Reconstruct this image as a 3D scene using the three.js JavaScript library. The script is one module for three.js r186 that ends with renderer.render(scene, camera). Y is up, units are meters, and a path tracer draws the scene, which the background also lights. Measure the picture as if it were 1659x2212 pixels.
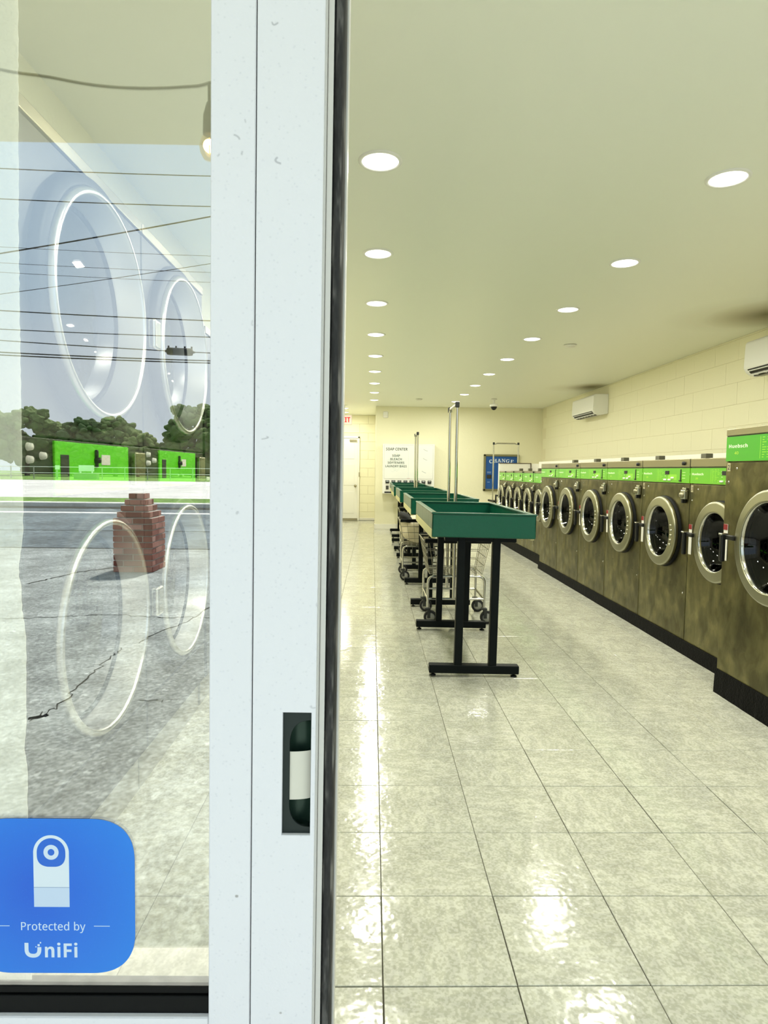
import * as THREE from 'three';
import { RoundedBoxGeometry } from 'three/addons/geometries/RoundedBoxGeometry.js';
import { mergeGeometries } from 'three/addons/utils/BufferGeometryUtils.js';
import { RectAreaLightUniformsLib } from 'three/addons/lights/RectAreaLightUniformsLib.js';

// ------------------------------------------------------------ camera, sky, sun, exposure
const scene = new THREE.Scene();
const camera = new THREE.PerspectiveCamera(77.63, 1659 / 2212, 0.05, 400);
camera.position.set(0, 1.161, 0);
camera.rotation.set(THREE.MathUtils.degToRad(-3.783), THREE.MathUtils.degToRad(-1.085), THREE.MathUtils.degToRad(0.691), 'YXZ');
const renderer = new THREE.WebGLRenderer({ antialias: true });
renderer.toneMapping = THREE.LinearToneMapping;
renderer.toneMappingExposure = 1.0;
renderer.shadowMap.enabled = true;
RectAreaLightUniformsLib.init();

const SKY = 1.6, SUN = 9.5, LED = 245;
const LED_TINT = new THREE.Color().setRGB(1.0, 0.985, 0.86);

function rng(seed) { let s = seed >>> 0; return () => { s = (s + 0x6d2b79f5) | 0; let t = Math.imul(s ^ (s >>> 15), 1 | s); t = (t + Math.imul(t ^ (t >>> 7), 61 | t)) ^ t; return ((t ^ (t >>> 14)) >>> 0) / 4294967296; }; }
const rand = rng(77);
const R = (a, b) => a + (b - a) * rand();
// tileable value noise: fbm over a w x h field
function noiseField(w, h, cells, octaves, seed, stretchX = 1) {
  const out = new Float32Array(w * h); let amp = 1, tot = 0;
  for (let o = 0; o < octaves; o++) {
    const cx = Math.max(1, Math.round(cells * (1 << o) / stretchX)), cy = cells * (1 << o), r = rng(seed * 131 + o * 17), g = new Float32Array(cx * cy);
    for (let i = 0; i < g.length; i++) g[i] = r();
    for (let y = 0; y < h; y++) {
      const fy = y / h * cy, y0 = Math.floor(fy), ty = fy - y0, sy = ty * ty * (3 - 2 * ty), ya = (y0 % cy) * cx, yb = ((y0 + 1) % cy) * cx;
      for (let x = 0; x < w; x++) {
        const fx = x / w * cx, x0 = Math.floor(fx), tx = fx - x0, sx = tx * tx * (3 - 2 * tx), xa = x0 % cx, xb = (x0 + 1) % cx;
        const a = g[ya + xa] + (g[ya + xb] - g[ya + xa]) * sx, b = g[yb + xa] + (g[yb + xb] - g[yb + xa]) * sx;
        out[y * w + x] += (a + (b - a) * sy) * amp;
      }
    }
    tot += amp; amp *= 0.55;
  }
  for (let i = 0; i < out.length; i++) out[i] /= tot;
  return out;
}
function dataTex(w, h, fn, srgb) {
  const d = new Uint8Array(w * h * 4);
  for (let i = 0; i < w * h; i++) { const c = fn(i, i % w, Math.floor(i / w)); for (let k = 0; k < 3; k++) d[i * 4 + k] = Math.max(0, Math.min(255, c[k])); d[i * 4 + 3] = 255; }
  const t = new THREE.DataTexture(d, w, h);
  t.wrapS = t.wrapT = THREE.RepeatWrapping; t.magFilter = THREE.LinearFilter; t.minFilter = THREE.LinearMipmapLinearFilter; t.generateMipmaps = true;
  if (srgb) t.colorSpace = THREE.SRGBColorSpace;
  t.needsUpdate = true; return t;
}
const lerp = (a, b, t) => a + (b - a) * t, clamp01 = (x) => Math.max(0, Math.min(1, x));
const sstep = (a, b, x) => { const t = clamp01((x - a) / (b - a)); return t * t * (3 - 2 * t); };
{ // hazy daylight sky with soft cloud banks
  const W = 512, H = 256, n = noiseField(W, H, 6, 5, 5, 0.6), d = new Float32Array(W * H * 4);
  for (let y = 0; y < H; y++) for (let x = 0; x < W; x++) {
    const el = Math.max(0, ((y + 0.5) / H - 0.5) * Math.PI), e = Math.sin(el), c = sstep(0.42, 0.72, n[y * W + x]) * 0.5, k = Math.pow(1 - e, 2.0);
    const base = [lerp(0.58, 0.62, k), lerp(0.755, 0.79, k), lerp(0.93, 0.93, k)], i = (y * W + x) * 4;
    for (let q = 0; q < 3; q++) d[i + q] = lerp(base[q], [1.0, 1.04, 1.08][q], c) * SKY;
    d[i + 3] = 1;
  }
  const t = new THREE.DataTexture(d, W, H, THREE.RGBAFormat, THREE.FloatType);
  t.mapping = THREE.EquirectangularReflectionMapping; t.magFilter = THREE.LinearFilter; t.needsUpdate = true;
  scene.background = t;
}
const sun = new THREE.DirectionalLight(new THREE.Color().setRGB(1, 0.96, 0.87), SUN);
sun.name = 'sun'; sun.position.set(5, 33, 36); sun.target.position.set(0, 0, 11); scene.add(sun, sun.target);
sun.shadow.radius = 10; sun.shadow.mapSize.set(2048, 2048);
Object.assign(sun.shadow.camera, { left: -45, right: 45, top: 45, bottom: -45, near: 1, far: 120 });

// ------------------------------------------------------------ helpers
const V3 = (x, y, z) => new THREE.Vector3(x, y, z);
const used = {};
function numbered(name) { const n = used[name] ?? 0; used[name] = n + 1; return n ? name + '_' + String(n).padStart(3, '0') : name; }
function tag(o, label, category, group) { o.userData.label = label; if (category) o.userData.category = category; if (group) o.userData.group = group; return o; }
function thing(name, label, category, [x, y, z] = [0, 0, 0], turn = 0, group) {
  const o = new THREE.Group(); o.name = numbered(name); o.position.set(x, y, z); o.rotation.y = turn; scene.add(o);
  return tag(o, label, category, group);
}
function part(name, geo, mat, parent, label) {
  const m = new THREE.Mesh(Array.isArray(geo) ? join(geo) : geo, mat); m.name = name; parent.add(m);
  if (label) m.userData.label = label; return m;
}
function single(name, geo, mat, label, category, group) {
  const m = new THREE.Mesh(Array.isArray(geo) ? join(geo) : geo, mat); m.name = numbered(name); scene.add(m);
  return tag(m, label, category, group);
}
function struct(name, geo, mat) {
  const m = geo ? new THREE.Mesh(Array.isArray(geo) ? join(geo) : geo, mat) : new THREE.Group();
  m.name = name; m.userData.kind = 'structure'; scene.add(m); return m;
}
function copyOf(root, name, pos, turn, label, group) {
  const c = root.clone(); c.name = numbered(name); c.position.set(...pos); c.rotation.set(0, turn, 0); scene.add(c);
  c.userData = { ...root.userData, label }; if (group) c.userData.group = group; return c;
}
function join(list) {
  if (list.length === 1) return list[0];
  return mergeGeometries(list.map((g) => { const q = g.index ? g.toNonIndexed() : g; for (const k of Object.keys(q.attributes)) if (!['position', 'normal', 'uv'].includes(k)) q.deleteAttribute(k); return q; }), false);
}
// box by its limits, edges rounded by r, uv in metres
function boxUV(g, ox = 0, oy = 0) {
  const p = g.attributes.position, n = g.attributes.normal, uv = new Float32Array(p.count * 2);
  for (let i = 0; i < p.count; i++) {
    const ax = Math.abs(n.getX(i)), ay = Math.abs(n.getY(i)), az = Math.abs(n.getZ(i)), x = p.getX(i), y = p.getY(i), z = p.getZ(i);
    if (ay >= ax && ay >= az) { uv[i * 2] = x; uv[i * 2 + 1] = -z; } else if (ax >= az) { uv[i * 2] = z; uv[i * 2 + 1] = y; } else { uv[i * 2] = x; uv[i * 2 + 1] = y; }
    uv[i * 2] += ox; uv[i * 2 + 1] += oy;
  }
  g.setAttribute('uv', new THREE.BufferAttribute(uv, 2)); return g;
}
function box(x0, x1, y0, y1, z0, z1, r = 0, seg = 1) {
  const w = x1 - x0, h = y1 - y0, d = z1 - z0;
  const g = r ? new RoundedBoxGeometry(w, h, d, seg, Math.min(r, w / 2.01, h / 2.01, d / 2.01)) : new THREE.BoxGeometry(w, h, d);
  g.translate((x0 + x1) / 2, (y0 + y1) / 2, (z0 + z1) / 2); return boxUV(g);
}
function tube(pts, r, seg = 8, closed = false, smooth = false, steps) {
  const v = pts.map((p) => V3(...p));
  let curve;
  if (smooth) curve = new THREE.CatmullRomCurve3(v, closed, 'catmullrom', 0.5);
  else { curve = new THREE.CurvePath(); for (let i = 0; i + 1 < v.length; i++) curve.add(new THREE.LineCurve3(v[i], v[i + 1])); if (closed) curve.add(new THREE.LineCurve3(v[v.length - 1], v[0])); }
  return new THREE.TubeGeometry(curve, steps ?? (smooth ? pts.length * 6 : Math.max(1, pts.length - 1)), r, seg, closed);
}
// straight rod from a to b with end caps
function rod(a, b, r, seg = 8, r2 = r) {
  const A = V3(...a), B = V3(...b), d = B.clone().sub(A), g = new THREE.CylinderGeometry(r2, r, d.length(), seg);
  g.applyQuaternion(new THREE.Quaternion().setFromUnitVectors(V3(0, 1, 0), d.clone().normalize())); g.translate((A.x + B.x) / 2, (A.y + B.y) / 2, (A.z + B.z) / 2); return g;
}
// bent pipe: polyline whose corners are rounded by radius c
function pipe(pts, r, c, seg = 8) {
  const v = pts.map((p) => V3(...p)), path = new THREE.CurvePath(); let at = v[0];
  for (let i = 1; i < v.length - 1; i++) {
    const a = v[i].clone().add(v[i - 1].clone().sub(v[i]).setLength(c)), b = v[i].clone().add(v[i + 1].clone().sub(v[i]).setLength(c));
    path.add(new THREE.LineCurve3(at, a)); path.add(new THREE.QuadraticBezierCurve3(a, v[i], b)); at = b;
  }
  path.add(new THREE.LineCurve3(at, v[v.length - 1]));
  return new THREE.TubeGeometry(path, 14 * (v.length - 1), r, seg, false);
}
function lathe(profile, seg = 40, axis = 'y') {
  const g = new THREE.LatheGeometry(profile.map((p) => new THREE.Vector2(p[0], p[1])), seg);
  if (axis === 'z') g.rotateX(Math.PI / 2); if (axis === 'x') g.rotateZ(-Math.PI / 2); return g;
}
const at = (g, x, y, z) => { g.translate(x, y, z); return g; };
function canvasTex(w, h, draw) { const c = document.createElement('canvas'); c.width = w; c.height = h; draw(c.getContext('2d'), w, h); const t = new THREE.CanvasTexture(c); t.colorSpace = THREE.SRGBColorSpace; t.anisotropy = 8; return t; }
const std = (o) => new THREE.MeshStandardMaterial(o), phy = (o) => new THREE.MeshPhysicalMaterial(o);
function scaled(t, s, s2 = s) { const c = t.clone(); c.repeat.set(s, s2); c.needsUpdate = true; return c; }

// ------------------------------------------------------------ materials
const N1 = noiseField(512, 512, 8, 5, 11), N2 = noiseField(512, 512, 24, 3, 23), N3 = noiseField(512, 512, 4, 4, 37), N4 = noiseField(512, 512, 64, 2, 41), NS = noiseField(512, 512, 10, 4, 53, 0.35);
const bumpFine = dataTex(512, 512, (i) => { const v = 255 * (0.5 * N4[i] + 0.5 * N2[i]); return [v, v, v]; });
const bumpWave = dataTex(512, 512, (i) => { const v = 255 * (0.8 * N1[i] + 0.2 * N4[i]); return [v, v, v]; });
const tileMap = dataTex(512, 512, (i) => {
  const a = sstep(0.3, 0.7, NS[i]), b = sstep(0.3, 0.7, N4[i]), c = N3[i], l = 0.735 + 0.06 * a + 0.08 * b + 0.10 * (c - 0.5);
  return [236 * l, 236 * l, 214 * l + 5 * b];
}, true);
const tileRough = dataTex(512, 512, (i) => { const v = 255 * (0.05 + 0.11 * N1[i] + 0.04 * N4[i]); return [v, v, v]; });
const steelMap = dataTex(512, 512, (i, x, y) => { // wiped, smeared stainless: warped blotches drawn out upright
  const wx = N3[i] * 150, wy = N1[((x * 2) % 512) * 512 + y] * 90, q = N1[((y + wy) & 511) * 512 + ((x * 2 + wx) & 511)], s = 0.55 * q + 0.45 * N3[((x + 90) & 511) + y * 512], l = 0.55 + 0.95 * (s - 0.2);
  return [222 * l, 215 * l, 172 * l];
}, true);
const steelRough = dataTex(512, 512, (i) => { const v = 255 * (0.24 + 0.34 * N1[i]); return [v, v, v]; });
const asphaltMap = dataTex(512, 512, (i) => { const l = 0.55 + 0.35 * N4[i] + 0.35 * (N3[i] - 0.5) + (N2[i] > 0.72 ? 0.12 : 0); return [204 * l, 212 * l, 208 * l]; }, true);
const concreteMap = dataTex(512, 512, (i) => { const l = 0.82 + 0.14 * N4[i] + 0.22 * (N3[i] - 0.5); return [248 * l, 246 * l, 238 * l]; }, true);
const grassMap = dataTex(512, 512, (i) => { const l = 0.55 + 0.5 * N4[i] + 0.4 * (N1[i] - 0.5); return [128 * l, 176 * l, 58 * l]; }, true);
const frameMap = canvasTex(512, 2048, (c, w, h) => {
  c.fillStyle = '#e2e1e3'; c.fillRect(0, 0, w, h); const r = rng(9);
  for (let i = 0; i < 9000; i++) { const v = 192 + r() * 40; c.fillStyle = `rgba(${v},${v},${v + 4},0.35)`; c.fillRect(r() * w, r() * h, 2, 2); }
  for (let i = 0; i < 30; i++) { const x = r() * w, y = r() * h, l = 4 + r() * 12; c.strokeStyle = `rgba(95,95,100,${0.10 + r() * 0.28})`; c.lineWidth = 1 + r() * 2; c.beginPath(); c.moveTo(x, y); c.quadraticCurveTo(x + (r() - 0.5) * l, y + r() * l, x + (r() - 0.5) * l * 1.4, y + (r() - 0.3) * l); c.stroke(); }
  for (let i = 0; i < 26; i++) { c.fillStyle = `rgba(70,60,50,${0.2 + r() * 0.35})`; c.beginPath(); c.arc(r() * w, r() * h, 0.6 + r() * 1.8, 0, 7); c.fill(); }
});
frameMap.wrapS = frameMap.wrapT = THREE.RepeatWrapping; frameMap.repeat.set(1.7, 0.47);
const gasketMap = dataTex(256, 256, (i, x, y) => { const k = N1[y * 2 * 512 + x * 2], l = 18 + 80 * sstep(0.48, 0.78, k) + 30 * N4[y * 1024 + x * 2]; return [l, l * 0.98, l * 0.93]; }, true);
const ceilMap = canvasTex(1024, 2048, (c, w, h) => {   // smoke stains the air conditioners left on the paint
  c.fillStyle = '#f6f8ea'; c.fillRect(0, 0, w, h);
  const blot = (X, D, rx, ry, a) => { const px = (X + 2) / 6 * w, py = D / 16 * h; c.save(); c.translate(px, py); c.scale(rx / 6 * w, ry / 16 * h); const g = c.createRadialGradient(0, 0, 0, 0, 0, 1); g.addColorStop(0, `rgba(96,82,40,${a})`); g.addColorStop(0.45, `rgba(130,116,66,${a * 0.45})`); g.addColorStop(1, 'rgba(150,140,90,0)'); c.fillStyle = g; c.fillRect(-1, -1, 2, 2); c.restore(); };
  blot(3.14, 9.25, 0.34, 0.42, 0.75); blot(3.0, 9.35, 0.5, 0.5, 0.25); blot(3.02, 4.95, 0.42, 0.5, 0.75); blot(2.9, 5.0, 0.6, 0.6, 0.25);
});
const M = {
  wall: std({ color: 0xf3efd0, roughness: 0.62, bumpMap: scaled(bumpFine, 1.3), bumpScale: 0.002 }),
  block: std({ color: 0xf3efd0, roughness: 0.6, bumpMap: scaled(bumpFine, 2), bumpScale: 0.0016 }),
  mortar: std({ color: 0xece6c6, roughness: 0.75 }),
  ceil: std({ map: ceilMap, roughness: 0.42 }),
  outerWall: std({ color: 0xe6e2d6, roughness: 0.8 }),
  canopy: std({ color: 0xe8e4cc, roughness: 0.7 }),
  trim: std({ color: 0xf4f2e6, roughness: 0.4 }),
  grout: std({ color: 0x4a4636, roughness: 0.9 }),
  tile: std({ map: scaled(tileMap, 2.6), roughnessMap: scaled(tileRough, 1.1), roughness: 1, bumpMap: scaled(bumpWave, 0.9), bumpScale: 0.0022 }),
  frame: phy({ map: frameMap, roughness: 0.42, bumpMap: scaled(bumpFine, 5), bumpScale: 0.0003 }),
  frameEdge: std({ color: 0xcfccc4, roughness: 0.45 }),
  gasket: std({ map: scaled(gasketMap, 6, 1.4), roughness: 0.75 }),
  rubber: phy({ color: 0x050706, roughness: 0.6, specularIntensity: 0.35 }),
  joint: std({ color: 0x050505, roughness: 0.9 }),
  pane: phy({ color: new THREE.Color().setRGB(0.96, 0.97, 0.95), transmission: 1, thickness: 0, roughness: 0, ior: 2.85, specularIntensity: 1 }),
  clearPane: phy({ color: 0xffffff, transmission: 1, thickness: 0, roughness: 0, ior: 1.5 }),
  film: phy({ color: 0xfcf7e8, roughness: 0.85, transmission: 0.12, thickness: 0, bumpMap: scaled(bumpFine, 3), bumpScale: 0.004 }),
  pullPlate: std({ color: 0x1b2623, roughness: 0.5, metalness: 0.3 }),
  pullCup: std({ color: 0x2a4034, roughness: 0.32, metalness: 0.4 }),
  pullGrip: std({ color: 0xd8d4c4, roughness: 0.5 }),
  steel: std({ map: scaled(steelMap, 1.1), metalness: 1, color: new THREE.Color().setRGB(0.35, 0.34, 0.26), roughnessMap: scaled(steelRough, 1.4), roughness: 0.9 }),
  lid: std({ color: new THREE.Color().setRGB(0.36, 0.33, 0.22), metalness: 1, roughness: 0.32 }),
  ring: std({ color: new THREE.Color().setRGB(0.36, 0.35, 0.25), metalness: 1, roughness: 0.3 }),
  chrome: std({ color: new THREE.Color().setRGB(0.60, 0.585, 0.52), metalness: 1, roughness: 0.14 }),
  wire: std({ color: new THREE.Color().setRGB(0.36, 0.34, 0.27), metalness: 1, roughness: 0.25 }),
  black: std({ color: 0x0a0c0a, roughness: 0.45 }),
  blackPlinth: phy({ color: 0x040403, roughness: 0.7, specularIntensity: 0.3, bumpMap: scaled(bumpFine, 3), bumpScale: 0.004 }),
  drum: std({ color: new THREE.Color().setRGB(0.022, 0.024, 0.022), metalness: 0.9, roughness: 0.28 }),
  doorGlass: phy({ color: new THREE.Color().setRGB(0.12, 0.13, 0.125), transmission: 1, thickness: 0, roughness: 0.02, ior: 1.4 }),
  white: std({ color: 0xf2f1ea, roughness: 0.5 }),
  acWhite: phy({ color: 0xf4f4f0, roughness: 0.35, clearcoat: 0.3 }),
  greyDark: std({ color: 0x2a2c28, roughness: 0.6 }),
  flap: std({ color: 0x5b5a48, roughness: 0.5 }),
  dryer: std({ color: 0x3c3c38, roughness: 0.42, metalness: 0.55 }),
  dryerRing: std({ color: new THREE.Color().setRGB(0.62, 0.62, 0.61), metalness: 1, roughness: 0.3 }),
  dryerDark: std({ color: 0x262624, roughness: 0.5, metalness: 0.4 }),
  kick: std({ color: 0xa5a395, roughness: 0.6 }),
  tagWhite: std({ color: 0xf0ede2, roughness: 0.6 }),
  tagRed: std({ color: 0x8c1f1f, roughness: 0.6 }),
  tray: phy({ color: 0x014d36, roughness: 0.3, specularIntensity: 0.5, clearcoat: 0.12, clearcoatRoughness: 0.1, bumpMap: scaled(bumpWave, 1.2), bumpScale: 0.002 }),
  rail: std({ color: 0xcfc98f, roughness: 0.45 }),
  leg: phy({ color: 0x040a08, roughness: 0.5, specularIntensity: 0.3 }),
  wheel: std({ color: 0x101110, roughness: 0.6 }),
  hub: std({ color: 0xa7a79c, roughness: 0.45 }),
  brown: std({ color: 0x4a3620, roughness: 0.5, metalness: 0.4 }),
  asphalt: std({ map: scaled(asphaltMap, 1.1), roughness: 0.9, bumpMap: scaled(bumpFine, 0.9), bumpScale: 0.01 }),
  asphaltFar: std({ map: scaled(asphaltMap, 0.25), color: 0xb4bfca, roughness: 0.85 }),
  concrete: std({ map: scaled(concreteMap, 0.5), roughness: 0.85 }),
  road: std({ map: scaled(concreteMap, 0.12), color: 0xffffff, roughness: 0.8 }),
  grass: std({ map: scaled(grassMap, 0.3), roughness: 0.95 }),
  crack: std({ color: 0x30302a, roughness: 1 }),
  cable: std({ color: 0x0c0d10, roughness: 0.6 }),
  trunk: std({ color: 0x4d4234, roughness: 0.9 }),
  stone: std({ color: 0x8d877a, roughness: 0.9 }),
};
const panelTex = (size, big) => canvasTex(1024, 256, (c, w, h) => {
  const g = c.createLinearGradient(0, 0, 0, h); g.addColorStop(0, big ? '#38a800' : '#5cb800'); g.addColorStop(1, big ? '#3cac00' : '#68bd00'); c.fillStyle = g; c.fillRect(0, 0, w, h);
  c.fillStyle = '#f2ffe6'; c.font = 'bold 50px sans-serif'; c.fillText('Huebsch', 24, 118);
  c.fillStyle = '#c8e832'; c.font = '40px sans-serif'; c.fillText(size, 92, 186);
  const r = rng(size * 7 + 1); c.fillStyle = '#9ade28';
  c.fillRect(352, 20, 4, 216);
  for (let j = 0; j < 9; j++) for (let k = 0; k < 3; k++) { const x = 372 + k * 44; if (r() < 0.85) c.fillRect(x, 26 + j * 24, 14 + r() * 26, 7); }
  c.fillStyle = '#e8ffd8';
  for (let j = 0; j < 3; j++) c.fillRect(520, 50 + j * 40 + r() * 8, 22, 8);
  c.fillStyle = '#9ade28'; c.fillRect(560, 24, 3, 208);
  c.fillStyle = 'rgba(150,220,40,0.7)'; c.fillRect(590, 110, 180, 100);
  c.fillStyle = '#d8ffb0'; for (let j = 0; j < 3; j++) c.fillRect(880, 70 + j * 50, 60, 8);
});
const panelMat = (size, big) => phy({ map: panelTex(size, big), roughness: 0.35, clearcoat: 0.4, clearcoatRoughness: 0.2 });

// ============================================================ THE ROOM
// depth into the shop runs along -z; the glass front stands 0.9 m before the camera
const CEIL = 2.395, XR = 3.32, XL = -1.07, DB = 12.48, DC = 14.56, DF = 0.9;
{
  const floor = struct('floor', box(-2, XR + 0.15, -0.2, -0.005, -DC - 0.15, -0.85), M.grout);
  // tiles: 12 inch, each its own thin slab with a tight dark joint; past 300 they are joined
  const T = 0.3048, x0 = 0.0367, d0 = 1.3603, variants = [];
  for (let v = 0; v < 10; v++) {
    const gap = v < 7 ? 0.0009 : 0.0017, h = T / 2 - gap, c = 0.0012, y0 = -0.004;
    const pos = [], idx = [];
    for (const [q, y] of [[h, y0], [h, -c], [h - c, 0]]) pos.push(-q, y, -q, q, y, -q, q, y, q, -q, y, q);
    for (let k = 0; k < 2; k++) for (let e = 0; e < 4; e++) { const a = k * 4 + e, b = k * 4 + (e + 1) % 4; idx.push(a, a + 4, b, b, a + 4, b + 4); }
    idx.push(8, 11, 10, 8, 10, 9);
    let g = new THREE.BufferGeometry(); g.setAttribute('position', new THREE.Float32BufferAttribute(pos, 3)); g.setIndex(idx); g = g.toNonIndexed(); g.computeVertexNormals();
    boxUV(g, R(0, 4), R(0, 4)); variants.push(g);
  }
  const spots = [];
  for (let j = -2; j < 45; j++) for (let i = -6; i < 11; i++) {
    const x = x0 + (i + 0.5) * T, d = d0 + (j + 0.5) * T;
    if (x > XR - 0.1 || d < 0.95 || d > DC || x < -1.9) continue;
    const sx = 804 + 1375 * x / d, seen = (sx > 700 && sx < 1660 && x < 2.3) || (sx > 20 && sx < 470 && d < 2.6 && x > -0.8);
    spots.push({ x, d, i, j, size: seen && d > 1.2 ? 1 / (d * d) : -d });
  }
  spots.sort((a, b) => b.size - a.size);
  const rest = [];
  spots.forEach((s, k) => {
    let g = variants[Math.floor(rand() * 7)]; if (s.d < 3.4 && rand() < 0.25) g = variants[7 + Math.floor(rand() * 3)];
    const turn = (s.i + s.j) % 2 ? Math.PI / 2 : 0, y = R(-0.0004, 0.0002);
    if (k < 300) { const m = part('floor_tile', g, M.tile, floor); m.position.set(s.x, y, -s.d); m.rotation.y = turn; }
    else { const q = g.clone(); q.rotateY(turn); q.translate(s.x, y, -s.d); rest.push(q); }
  });
  const far = part('far_floor_tile', rest, M.tile, floor); far.userData.kind = 'stuff';
  struct('ceiling', null);
  const ceil = scene.children[scene.children.length - 1];
  const cg = new THREE.BoxGeometry(6, 0.03, 15.2); cg.translate(1, CEIL + 0.015, -8); // uv of the underside follows X and depth
  { const p = cg.attributes.position, uv = cg.attributes.uv; for (let i = 0; i < p.count; i++) uv.setXY(i, (p.getX(i) + 2) / 6, 1 - (-p.getZ(i)) / 16); }
  part('plaster_sheet', cg, M.ceil, ceil); part('roof_slab', box(-2.3, XR + 0.4, CEIL + 0.03, CEIL + 0.45, -DC - 0.4, -0.84), M.outerWall, ceil);

  // right wall: painted concrete block, each block in view its own piece
  const wr = struct('wall_right', [box(XR - 0.0035, XR + 0.2, 0, CEIL, -DC, -0.85)], M.mortar);
  const bg = []; for (let v = 0; v < 4; v++) { const g = new RoundedBoxGeometry(0.024, 0.2 - 0.0016, 0.4 - 0.0008, 1, 0.0028); bg.push(boxUV(g, v * 0.37, v * 0.21)); }
  for (let c = 5; c < 12; c++) for (let k = 0; k < 27; k++) {
    const d = 2.6 + k * 0.4 + (c % 2 ? 0.2 : 0); if (d > DB - 0.1) continue;
    const m = part('concrete_block', bg[(c * 3 + k * 7) % 4], M.block, wr); m.position.set(XR + 0.006 + R(-0.0006, 0.0006), (c + 0.5) * 0.1996, -d);
  }
  part('lower_block_face', box(XR - 0.004, XR + 0.006, 0, 0.997, -DB, -0.95), M.block, wr);
  part('near_block_face', box(XR - 0.004, XR + 0.006, 0.997, CEIL, -2.41, -0.95), M.block, wr);
  part('cornice_strip', box(XR - 0.018, XR, CEIL - 0.014, CEIL, -DB, -0.95, 0.003), M.block, wr);
  struct('wall_back', box(0.06, XR, 0, CEIL, -DB - 0.14, -DB), M.wall);
  struct('wall_corridor_side', box(0.06, 0.2, 0, CEIL, -DC, -DB - 0.14), M.wall);
  const wc = struct('wall_corridor_end', [box(-1.9, 0.06, 0, CEIL, -DC - 0.15, -DC - 0.004)], M.mortar);
  for (let c = 0; c < 12; c++) for (let k = 0; k < 3; k++) {
    const x0b = -0.30 + (c % 2 ? -0.2 : 0) + k * 0.4 - 0.4; let a = x0b, b = x0b + 0.4;
    if (c < 10) a = Math.max(a, -0.29); b = Math.min(b, 0.06); if (c >= 10) a = Math.max(a, -1.1); if (b - a < 0.05) continue;
    part('concrete_block', box(a + 0.002, b - 0.002, c * 0.1996 + 0.002, (c + 1) * 0.1996 - 0.002, -DC - 0.004, -DC + 0.006, 0.003), M.block, wc);
  }
  part('block_face', box(-1.9, -1.12, 0, CEIL, -DC - 0.004, -DC + 0.004), M.block, wc);
  struct('wall_left', [box(XL - 0.15, XL, 0, CEIL, -DB, -0.97), box(-2, XL - 0.15, 0, CEIL, -DB, -DB + 0.15), box(-2.05, -1.9, 0, CEIL, -DC, -DB)], M.wall);
  struct('baseboard_back', [box(0.05, 2.1, 0, 0.1, -DB, -DB + 0.014, 0.004), box(0.046, 0.06, 0, 0.1, -DB - 0.14, -DB + 0.014, 0.004)], M.trim);
  struct('baseboard_corridor', [box(-0.29, 0.06, 0, 0.06, -DC + 0.006, -DC + 0.018, 0.004)], M.trim);
  // front of the building around the door and the side window
  struct('wall_front', [box(-2, -0.92, 0, CEIL, -0.97, -0.85), box(3.2, XR + 0.2, 0, CEIL, -0.97, -0.85), box(-0.92, 3.2, 2.2, CEIL, -0.97, -0.85), box(1.16, 3.2, 0, 0.3, -0.97, -0.85), box(-2.3, XR + 0.4, CEIL + 0.45, 3.1, -0.97, -0.55)], M.outerWall);
  const win = struct('window_1', null);
  part('window_frame', [box(1.16, 1.22, 0.3, 2.2, -0.95, -0.86, 0.004), box(3.14, 3.2, 0.3, 2.2, -0.95, -0.86, 0.004), box(1.22, 3.14, 0.3, 0.36, -0.95, -0.86, 0.004), box(1.22, 3.14, 2.14, 2.2, -0.95, -0.86, 0.004)], M.frame, win);
  part('window_pane', box(1.22, 3.14, 0.36, 2.14, -0.906, -0.904), M.clearPane, win);
}
// low white wall behind the washers, with the end panel and its brown edging
{
  struct('wall_partition', [box(2.75, 2.87, 0, 1.325, -10.5, -2.2, 0.004)], M.trim);
  const e = struct('wall_end_panel', box(2.09, 2.87, 0, 1.292, -10.56, -10.502, 0.003), M.trim);
  part('edging', [box(2.09, 2.62, 1.292, 1.302, -10.56, -10.488, 0.002), box(2.61, 2.622, 1.165, 1.302, -10.5, -10.486, 0.002)], M.brown, e);
}
// back door of the corridor
{
  const d = struct('door_2', null);
  part('door_leaf', box(-1.08, -0.335, 0.045, 1.865, -DC, -DC + 0.035, 0.004), M.white, d);
  for (const [x0, x1] of [[-1.0, -0.75], [-0.66, -0.41]]) for (const [y0, y1] of [[0.16, 0.66], [0.8, 1.28], [1.4, 1.75]]) part('door_panel', box(x0, x1, y0, y1, -DC + 0.03, -DC + 0.042, 0.006), M.white, d);
  part('door_frame', [box(-1.12, -1.08, 0, 1.91, -DC, -DC + 0.05, 0.004), box(-0.335, -0.295, 0, 1.91, -DC, -DC + 0.05, 0.004), box(-1.12, -0.295, 1.87, 1.915, -DC, -DC + 0.05, 0.004)], M.trim, d);
  part('door_knob', at(lathe([[0, 0.075], [0.022, 0.07], [0.03, 0.055], [0.022, 0.04], [0.011, 0.035], [0.011, 0.008], [0.03, 0.006], [0.03, 0]], 16, 'z'), -0.385, 0.79, -DC + 0.035), M.lid, d);
  part('door_latch', box(-0.31, -0.285, 1.0, 1.1, -DC + 0.05, -DC + 0.062, 0.003), M.lid, d);
  part('door_closer', box(-0.52, -0.36, 1.8, 1.84, -DC + 0.035, -DC + 0.075, 0.005), M.lid, d);
}

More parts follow.
